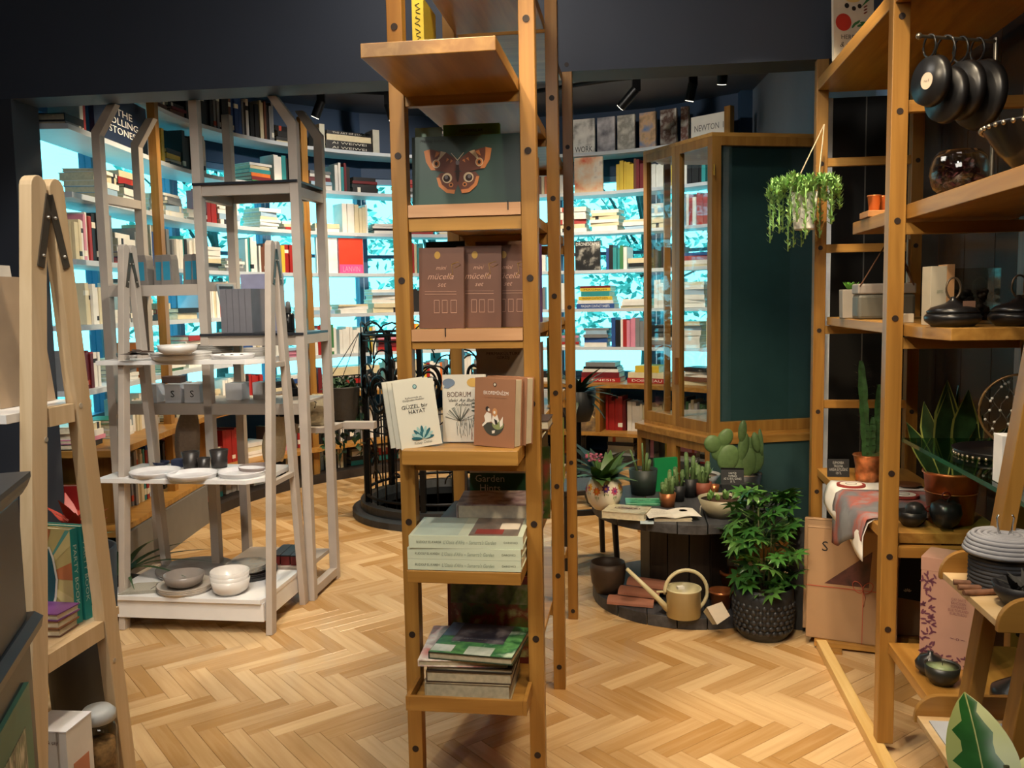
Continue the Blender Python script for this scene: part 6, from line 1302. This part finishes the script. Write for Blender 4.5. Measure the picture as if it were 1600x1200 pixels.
for j in range(9):
    x = -.08 + .02*j; hh = math.sqrt(HR*HR - x*x); P_ = [(x + .012*math.sin(i*1.3 + j*2), 0, HR - hh + 2*hh*i/10 + .004) for i in range(11)]
    MB().tube(P_, .0012, 4).build('wire', STL, t)
    for i in range(1, 10, 2): b.ball(P_[i], .0045, 6)
b.build('glass_beads', M('d8d4cc', .1, spec=1.), t)['kind'] = 'stuff'
# .38 shelf
ZC = .381
P = RF.w(.13, -.16, ZC); t = thing('floral_box', 'tall pink brown gift box with purple leaf border and small text', 'box', RF.w(.125, -.215, ZC), R(TH - 30)); PKB = M('b48a78', .55, var=.04)
MB().box(-.085, .085, 0, .12, 0, .325).build('body', PKB, t, bevel=.001); MB().box(-.086, .086, -.001, .121, .285, .327).build('lid', PKB, t, bevel=.001)
b = MB(); rnd = random.Random(4)
for k in range(90):
    side = k % 3; x = rnd.uniform(-.082, -.045) if side < 2 else rnd.uniform(-.08, .08); z = rnd.uniform(.01, .28) if side < 2 else rnd.uniform(.008, .035); a = rnd.uniform(0, 3.1)
    pts_ = ell(x, z, .009, .003, 8, a); b.add([(p, -.0012, q) for p, q in pts_], [tuple(range(len(pts_)))])
b.build('printed_leaves', M('6a3a4c', .6), t); lettering('ÇAY SAATİ\nBAHÇEDEN\nSOFRANIZA\nELLE TOPLANDI\nKURUTULDU', .055, (.02, -.0015, .19), M('8a5a5c'), t, h=.055); lettering('~ o ~', .04, (.02, -.0015, .09), M('6a3a4c'), t)
P = rw(1458, 1058, ZC) + Vector((0, .02, 0)); t = thing('black_bowl', 'round black lidded bowl behind the green candle bowl', 'bowl', P); MB().lathe([(.001, 0), (.02, 0), (.04, .02), (.042, .035), (.03, .055), (.008, .062), (.008, .07), (.001, .072)], 24).build('body', M('1f1f20', .3), t)
P = rw(1481, 1076, ZC) + Vector((0, .035, 0)); t = thing('candle_bowl', 'dark bowl filled with pale green candle wax', 'bowl', P); MB().lathe([(.001, 0), (.028, 0), (.044, .022), (.048, .056), (.045, .056), (.044, .05)], 28).build('body', M('23241f', .35), t); MB().lathe([(.0445, .051), (.001, .053)], 24).build('candle_wax', M('8b9a70', .4), t); MB().cyl((0, 0, .052), (0, 0, .062), .001, n=5).build('wick', K, t)
P = Vector((1.36, 2.30, ZC)); t = thing('lidded_pot', 'black lidded pot with wire handle on the lowest pine shelf', 'pot', P); MB().lathe([(.001, 0), (.05, 0), (.072, .02), (.07, .04), (.06, .048), (.02, .075), (.008, .09), (.001, .092)], 32).build('body', M('1b1b1c', .28), t); MB().tube([(-.06, -.05, .0035), (-.075, -.07, .03), (-.04, -.09, .0035)], .002, 5).build('wire_handle', STL, t)

# kraft boxes leaning under the shelf
KF = M('a3805c', .6, var=.03)
def kraft(label, P, rz, w, h, t_, tilt, window, mono): 
    o = thing('kraft_box', label, 'box', P, 0); o.rotation_euler = (tilt, 0, R(rz)); MB().box(-w/2, w/2, 0, t_, 0, h).build('body', KF, o, bevel=.004)
    MB().box(-w/2 + .0, w/2, -.0006, 0, h*.985, h*.99).build('seam', M('7a5c3c'), o)
    if window == 'tri': decal([(0, [(-w*.30, h*.50), (w*.19, h*.50), (w*.22, h*.82)])], [PIC(['3a2422', '5a3430', '2a2020'], 14)], (0, -.0005, 0), o, 'window')
    elif window == 'rect': decal([(0, [(-w*.3, h*.35), (w*.35, h*.30), (w*.35, h*.75), (-w*.2, h*.72)])], [M('17181a', .3)], (0, -.0005, 0), o, 'window'); decal([(0, ell(-w*.1 + .012*math.cos(R(30*k)), h*.40 + .010*math.sin(R(30*k)), .007, .003, 8, R(30*k))) for k in range(1, 6)], [M('c9c4ba')], (0, -.002, 0), o, 'lotus_print')
    if mono: lettering('S', .024, (-w*.30, -.001, h*.83), K, o, h=.042)
    return o
o = kraft('large kraft box with a triangular window and red string, leaning at front', (1.405, 3.60, .035), -25, .36, .48, .035, -.07, 'tri', True)
RS = M('b5553c', .7)
MB().box(-.181, .181, -.003, -.001, .225, .228).box(.045, .0475, -.003, -.001, 0, .225).build('red_string', RS, o)
for s_ in (-1, 1): MB().tube([(.045 + s_*.02*(1-math.cos(2*PI*i/12)), -.006, .23 + .022*math.sin(2*PI*i/12) + .01*(1-math.cos(2*PI*i/12))) for i in range(12)], .0016, 5, closed=True).build('bow_loop', RS, o)
MB().tube([(.045, -.004, .23), (.055, -.006, .2), (.05, -.006, .16)], .0016, 5).build('bow_end', RS, o)
kraft('kraft box with a black window and pale lotus mark behind the pine post', (1.70, 3.66, .035), -12, .26, .47, .035, -.08, 'rect', False)
kraft('narrow kraft box edge at the left of the leaning boxes', (1.43, 3.70, .035), -25, .37, .49, .03, -.07, None, False)
o = thing('felt_board', 'dark grey felt board behind the kraft boxes at the left', 'board', (1.37, 3.79, .0)); o.rotation_euler = (-.05, 0, R(-25)); MB().box(-.165, .10, 0, .012, 0, .47).build('board', M('3a3a3a', .9, bump=.4), o, bevel=.003)
o = thing('wooden_stand', 'low wooden stand carrying the leaning kraft boxes', 'stand', (1.47, 3.64, 0), R(-20)); MB().box(-.19, .26, -.08, -.03, .012, .034).build('front_slat', PINE_X, o, bevel=.001); MB().box(-.19, .26, .06, .11, .012, .034).build('back_slat', PINE_X, o, bevel=.001); MB().box(-.12, -.08, -.12, .16, 0, .012).build('foot', PINE_X, o); MB().box(.12, .16, -.12, .16, 0, .012).build('foot', PINE_X, o)

# near tray ladder at the right edge
AF = Frame(.765, 1.36, TH); t = thing('tray_ladder', 'pine A-frame ladder with round-sided trays at the right edge, nearest', 'display shelf', AF.o, AF.a)  # ladder, its items and the rubber plant scaled about the camera, results typed in
TZ = .977
def tray(z, u0, u1, v0, v1, wing=.062):
    TB = WOOD('cfae7c', 'e8cfa6', 'x', .45, name='pale_plywood'); MB().box(u0, u1, v0, v1, z-.012, z).build('tray_board', TB, t, bevel=.001)
    n = 8; r_ = wing - .006
    prof = [(u0 - .004, z - .014), (u1, z - .014), (u1, z + wing - .006)] + [(u0 - .004 + r_ - r_*math.sin(PI/2*i/n), z - .006 + r_*math.cos(PI/2*i/n)) for i in range(n+1)]
    for v in (v0 - .012, v1): MB().prism(prof, 'y', v, v + .012).build('tray_side', PINE_X, t, bevel=.001)
tray(TZ, .0, .27, -.0, .255, .053); tray(.688, -.034, .25, -.0, .27, .053)
for v in (.015, .20):
    b_ = Vector((-.06, v, .0)); a = Vector((.155, v, 1.54))
    d = (a - b_); T = Matrix.Translation(b_) @ Matrix.Rotation(math.atan2(d.x, d.z), 4, 'Y'); MB().box(-.013, .013, 0, .045, 0, d.length, T=T).build('leg', PINE_Z, t, bevel=.0015)
    b2 = Vector((.36, v, 0)); d = (a + Vector((.02, 0, 0)) - b2); T = Matrix.Translation(b2) @ Matrix.Rotation(math.atan2(d.x, d.z), 4, 'Y'); MB().box(-.013, .013, 0, .045, 0, d.length, T=T).build('leg', PINE_Z, t, bevel=.0015)
P = rw(1575, 905, TZ); P = Vector((.865, 1.525, TZ + .001)); t = thing('crochet_basket', 'round grey crocheted basket with a lid and two wire loops', 'basket', P); t.scale = (.85,)*3
CRD, CRL = M('4f4f52', .95, var=.2), M('9a9ca4', .95, var=.2)
for j in range(9): MB().tube([(.062*math.cos(2*PI*i/40), .062*math.sin(2*PI*i/40), .005 + .0085*j + .0012*math.sin(i*PI)) for i in range(40)], .0055, 6, closed=True).build('yarn_row', CRD, t)
MB().lathe([(.001, 0), (.06, 0), (.06, .08), (.001, .08)], 28).build('lining', CRD, t)
for j in range(4): MB().tube([((.074 - .003*j)*math.cos(2*PI*i/40), (.074 - .003*j)*math.sin(2*PI*i/40), .078 + .008*j) for i in range(40)], .006, 6, closed=True).build('lid_row', CRL, t)
MB().lathe([(.066, .072), (.066, .104), (.05, .108), (.001, .109)], 28).build('lid_top', CRL, t)
for j in range(5): MB().tube([((.06 - .012*j)*math.cos(2*PI*i/30), (.06 - .012*j)*math.sin(2*PI*i/30), .108) for i in range(30)], .005, 6, closed=True).build('lid_row', CRL, t)
for s_ in (-1, 1): MB().tube([(s_*.008, 0, .108), (s_*.014, 0, .12), (s_*.018, 0, .145), (s_*.014, 0, .152)], .0022, 6).build('wire_loop', M('c9c9c9', .2, 1), t)
P = Vector((.837, 1.425, TZ + .001)); t = thing('black_bowl', 'small dark bowl of dried leaves in front of the crocheted basket', 'bowl', P); t.scale = (.85,)*3; MB().lathe([(.001, 0), (.025, 0), (.045, .025), (.05, .045), (.047, .045), (.04, .025), (.001, .01)], 26).build('body', M('26262a', .5), t)
for k in range(16): a = k*2.4; b = MB(); b.leaf(Matrix.Translation((.012*math.cos(a), .012*math.sin(a), .03)) @ Matrix.Rotation(a, 4, 'Z') @ Matrix.Rotation(.3 + .05*k, 4, 'X'), .05, .014, n=4); b.build('dried_leaf', M('3a3a38', .8), t)
for k in range(3): P = Vector((.812 - .005*k, 1.53 - .024*k, TZ + .006)); o = MB().cyl((-.030, 0, 0), (.034, 0, 0), .005, n=10).build('cinnamon_stick', M('8a6048', .8, var=.3, scale=60), loc=P, rot=(0, 0, R(-14 + 9*k))); tag(o, '%s brown wooden stick lying on the upper tray' % ['far', 'middle', 'near'][k], 'stick')
o = thing('leaflet', 'pale blue leaflet lying in the lower tray', 'leaflet', AF.w(.05, .145, .6885), R(TH)); MB().box(-.07, .13, -.10, .10, 0, .003).build('sheet', M('b9c0c9', .5), o); lettering('ATÖLYE', .07, (.0, .05, .0035), M('b5785c'), o, face='top')
# rubber plant leaves at the lower right corner
t = thing('rubber_plant', 'variegated rubber plant with cream edged green leaves at the lower right', 'plant', (.68, 1.165, 0)); pot(t, .08, .10, .64, M('2c2d2f', .5)); MB().tube([(0, 0, .58), (.01, 0, .76), (.0, .01, .84)], .007, 8, taper=.6).build('stem', M('5a5a3a', .6), t)
VG, VC = M('2f6a2c', .3, var=.25, scale=30), M('c0c878', .3, var=.1)
def vleaf(T, L, Wd, curl=.25):
    n = 12; vs = []; b = MB(); rnd = random.Random(int(L*1e4))
    for i in range(n+1):
        f = i/n; w = Wd/2*(math.sin(PI*f**.8))**.75 if 0 < i < n else .001
        g = w*(.62 + .22*math.sin(i*4.1)) 
        for x in (-w, -g, 0, g*(.8 + .3*math.cos(i*2.9)), w): vs.append(T @ Vector((x, L*f, -curl*L*f*f + abs(x)*.22)))
    b.add(vs, [(i*5+q, i*5+q+1, i*5+q+6, i*5+q+5) for i in range(n) for q in (1, 2)], 0, True); b.add(vs, [(i*5+q, i*5+q+1, i*5+q+6, i*5+q+5) for i in range(n) for q in (0, 3)], 1, True)
    b.tube([T @ Vector((0, L*i/6, -curl*L*(i/6)**2 + .001)) for i in range(7)], .0014, 4, m=1); b.build('leaf', [VG, VC], t)
for (az, el, L, Wd, z, dx) in ((-10, 1.05, .17, .098, .77, -.025), (-60, .95, .14, .075, .76, .02), (15, .5, .13, .068, .735, -.05), (160, .6, .13, .076, .72, 0), (80, .8, .13, .068, .75, -.02), (-120, .5, .13, .068, .72, 0)):
    vleaf(Matrix.Translation((dx, 0, z)) @ Matrix.Rotation(R(az), 4, 'Z') @ Matrix.Rotation(el, 4, 'X'), L, Wd)

# ------------------------------------------------------------------ groups of like things
GR = [('craft set', 'brown craft sets in the pine opening'), ('white booklet', 'white lotus booklets'), ('booklet outermost', 'white lotus booklets'), ('half hidden behind the lotus', 'white lotus booklets'), ('kraft brown book', 'kraft brown books on the pine shelf'),
      ('mint book', 'pale mint books on the pine shelf'), ('tray stack', 'garden books on the pine tray'), ('under the green garden book', 'garden books on the pine tray'), ('uppermost garden book', 'garden books on the pine tray'), ('upright folder', 'grey folders on the black slab'),
      ('paper pouch', 'paper pouches on the rack'), ('stoneware cup', 'black stoneware cups'), ('roof tile', 'terracotta roof tiles'), ('track spotlight', 'track spotlights on the back ceiling'), ('black lid from the left', 'dark red gift boxes on the rack base'),
      ('hanging', 'black pans on the metal stand'), ('kraft box', 'kraft boxes leaning under the shelf'), ('black lidded pot with an upright', 'black lidded pots with ring handles'), ('wobbly white bowls', 'nested white bowls'), ('tan book from the right', 'tan books behind the near ladder leg'),
      ('pile left of the near ladder', 'books in the pile left of the near ladder'), ('flat magazine', 'magazines in the low pile'), ('wooden stick', 'wooden sticks on the tray'), ('small dark stone', 'dark stones in the white dish'), ('cactus', 'small potted cacti on the drum table'), ('copper pot', 'copper pots on the drum base'),
      ('copper cup', 'copper cups on the wooden board')]
for o in D.objects:
    if o.parent is None and o.get('label') and not o.get('group') and not o.get('kind'):
        for kw, g in GR:
            if kw in o['label'] and not (kw == 'hanging' and o['category'] != 'pan') and not (kw == 'cactus' and o['category'] != 'cactus'): o['group'] = g; break
        else:
            if o['category'] in ('plate', 'bowl') and o.location.x < -.8: o['group'] = o['category'] + 's on the white tableware shelves'
